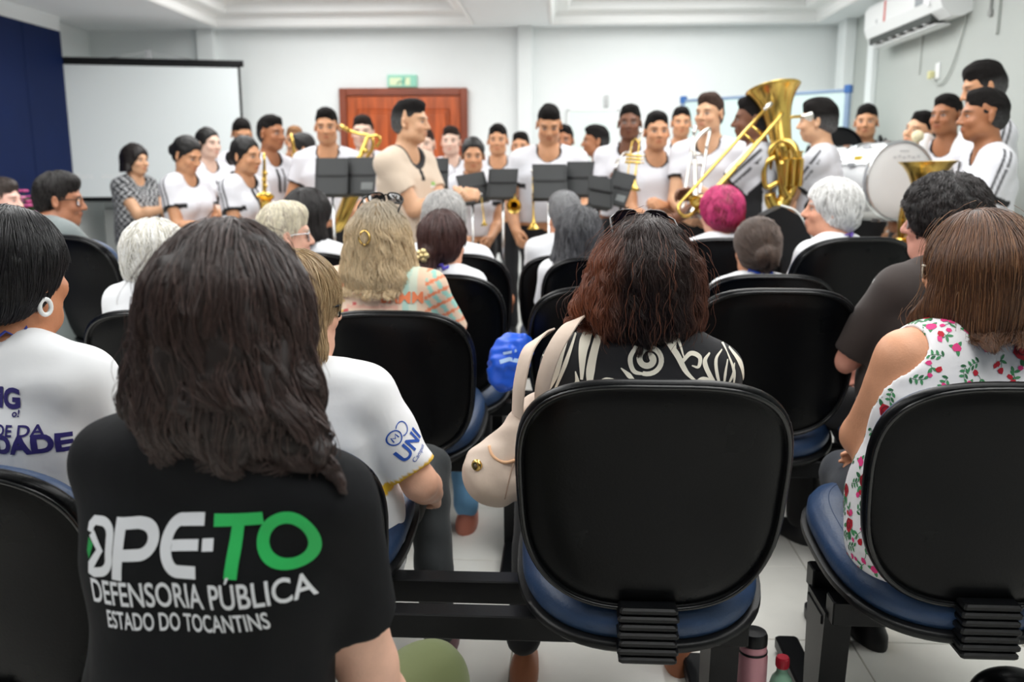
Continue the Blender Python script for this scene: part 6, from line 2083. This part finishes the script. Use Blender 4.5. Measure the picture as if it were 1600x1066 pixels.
o = m.build('cap_ridges', mat('red_cap'), cp); o['kind'] = 'stuff'

# dark round bag at the lower edge
q = Wz(1582, 1046, .12)
t = empty('black_bag', (q[0], q[1], 0)); tag(t, 'rounded black bag on the floor below the chair of the floral top', 'bag')
pr = [el((0, 0, .055), (.095, .06, .065), k=.02), rc((-.05, 0, .03), (.05, 0, .03), .03, k=.03)]
V, Q = surface_nets(*field(pr, .006))
link('bag_body', np_mesh('bag_body', V, Q), M_BLACKLEATHER, t)
MB().tube(on_surface(pr, bez([(-.085, -.03, .05), (0, -.055, .08), (.085, -.03, .05)], 20), .002), .003, 6).build('zip', M_BLACKPLAST, t, smooth=True)

# flowers by the blue panelling
q = W(52, 318, 5.7)
t = empty('flower_arrangement', (q[0], q[1], 0)); tag(t, 'arrangement of pink flowers standing before the blue panelling', 'flowers')
z = q[2]
MB().lathe([(.0, 0), (.09, 0), (.10, .02), (.02, .05), (.02, z - .32), (.06, z - .26), (.07, z - .16), (.065, z - .15)], seg=20).build('stand_vase', mat('vase_white', C(222, 222, 218), .4), t, smooth=True, angle=40)
gf = np.random.default_rng(5)
for i in range(22):
    a, r_ = gf.random() * 6.28, .14 * math.sqrt(gf.random()); c_ = np.array((r_ * math.cos(a), r_ * math.sin(a), z + gf.normal(0, .05)))
    st = MB().tube([(0, 0, z - .18), tuple(c_)], .003, 5).build('stem', mat('stem_green', C(60, 100, 60), .7), t)
    m = MB()
    for k_ in range(5):
        b_ = k_ * 1.257 + i
        m.sphere(c_ + np.array((.018 * math.cos(b_), .018 * math.sin(b_), .006)), .016, 8, 5, rad=(.018, .018, .009))
    m.build('blossom', mat('blossom_%d' % (i % 3), (C(196, 84, 140), C(214, 130, 170), C(150, 60, 120))[i % 3], .7), t, smooth=True)
    m = MB(); m.sphere(c_ * .75 + np.array((0, 0, z * .22)), .02, 8, 5, rad=(.03, .012, .012)); m.build('leaf', mat('stem_green'), t, smooth=True)

# black case leaning with a white sheet on it
q = W(1232, 352, 4.35)
t = empty('instrument_case', (q[0], q[1], 0)); tag(t, 'black instrument case with a pale sheet along its top, behind the pink-haired head', 'case')
za = q[2]
m = MB(); prof = [(-.16, .55), (-.17, za - .03), (-.13, za + .05), (-.05, za + .09), (.03, za + .05), (.12, za - .10), (.17, .55)]
m.rings([[(x, y, z_) for x, z_ in prof] for y in (-.07, -.06, .06, .07)]); m.build('case_body', M_BLACKPLAST, t)
MB().box((-.14, -.06, 0), (.15, .06, .56), .01).build('case_base', M_BLACKPLAST, t)
MB().tube(bez([(-.05, -.04, za + .095), (.03, -.045, za + .058), (.12, -.05, za - .09)], 12), .012, 8, flat=.4).build('pale_sheet', M_PAPER, t, smooth=True)
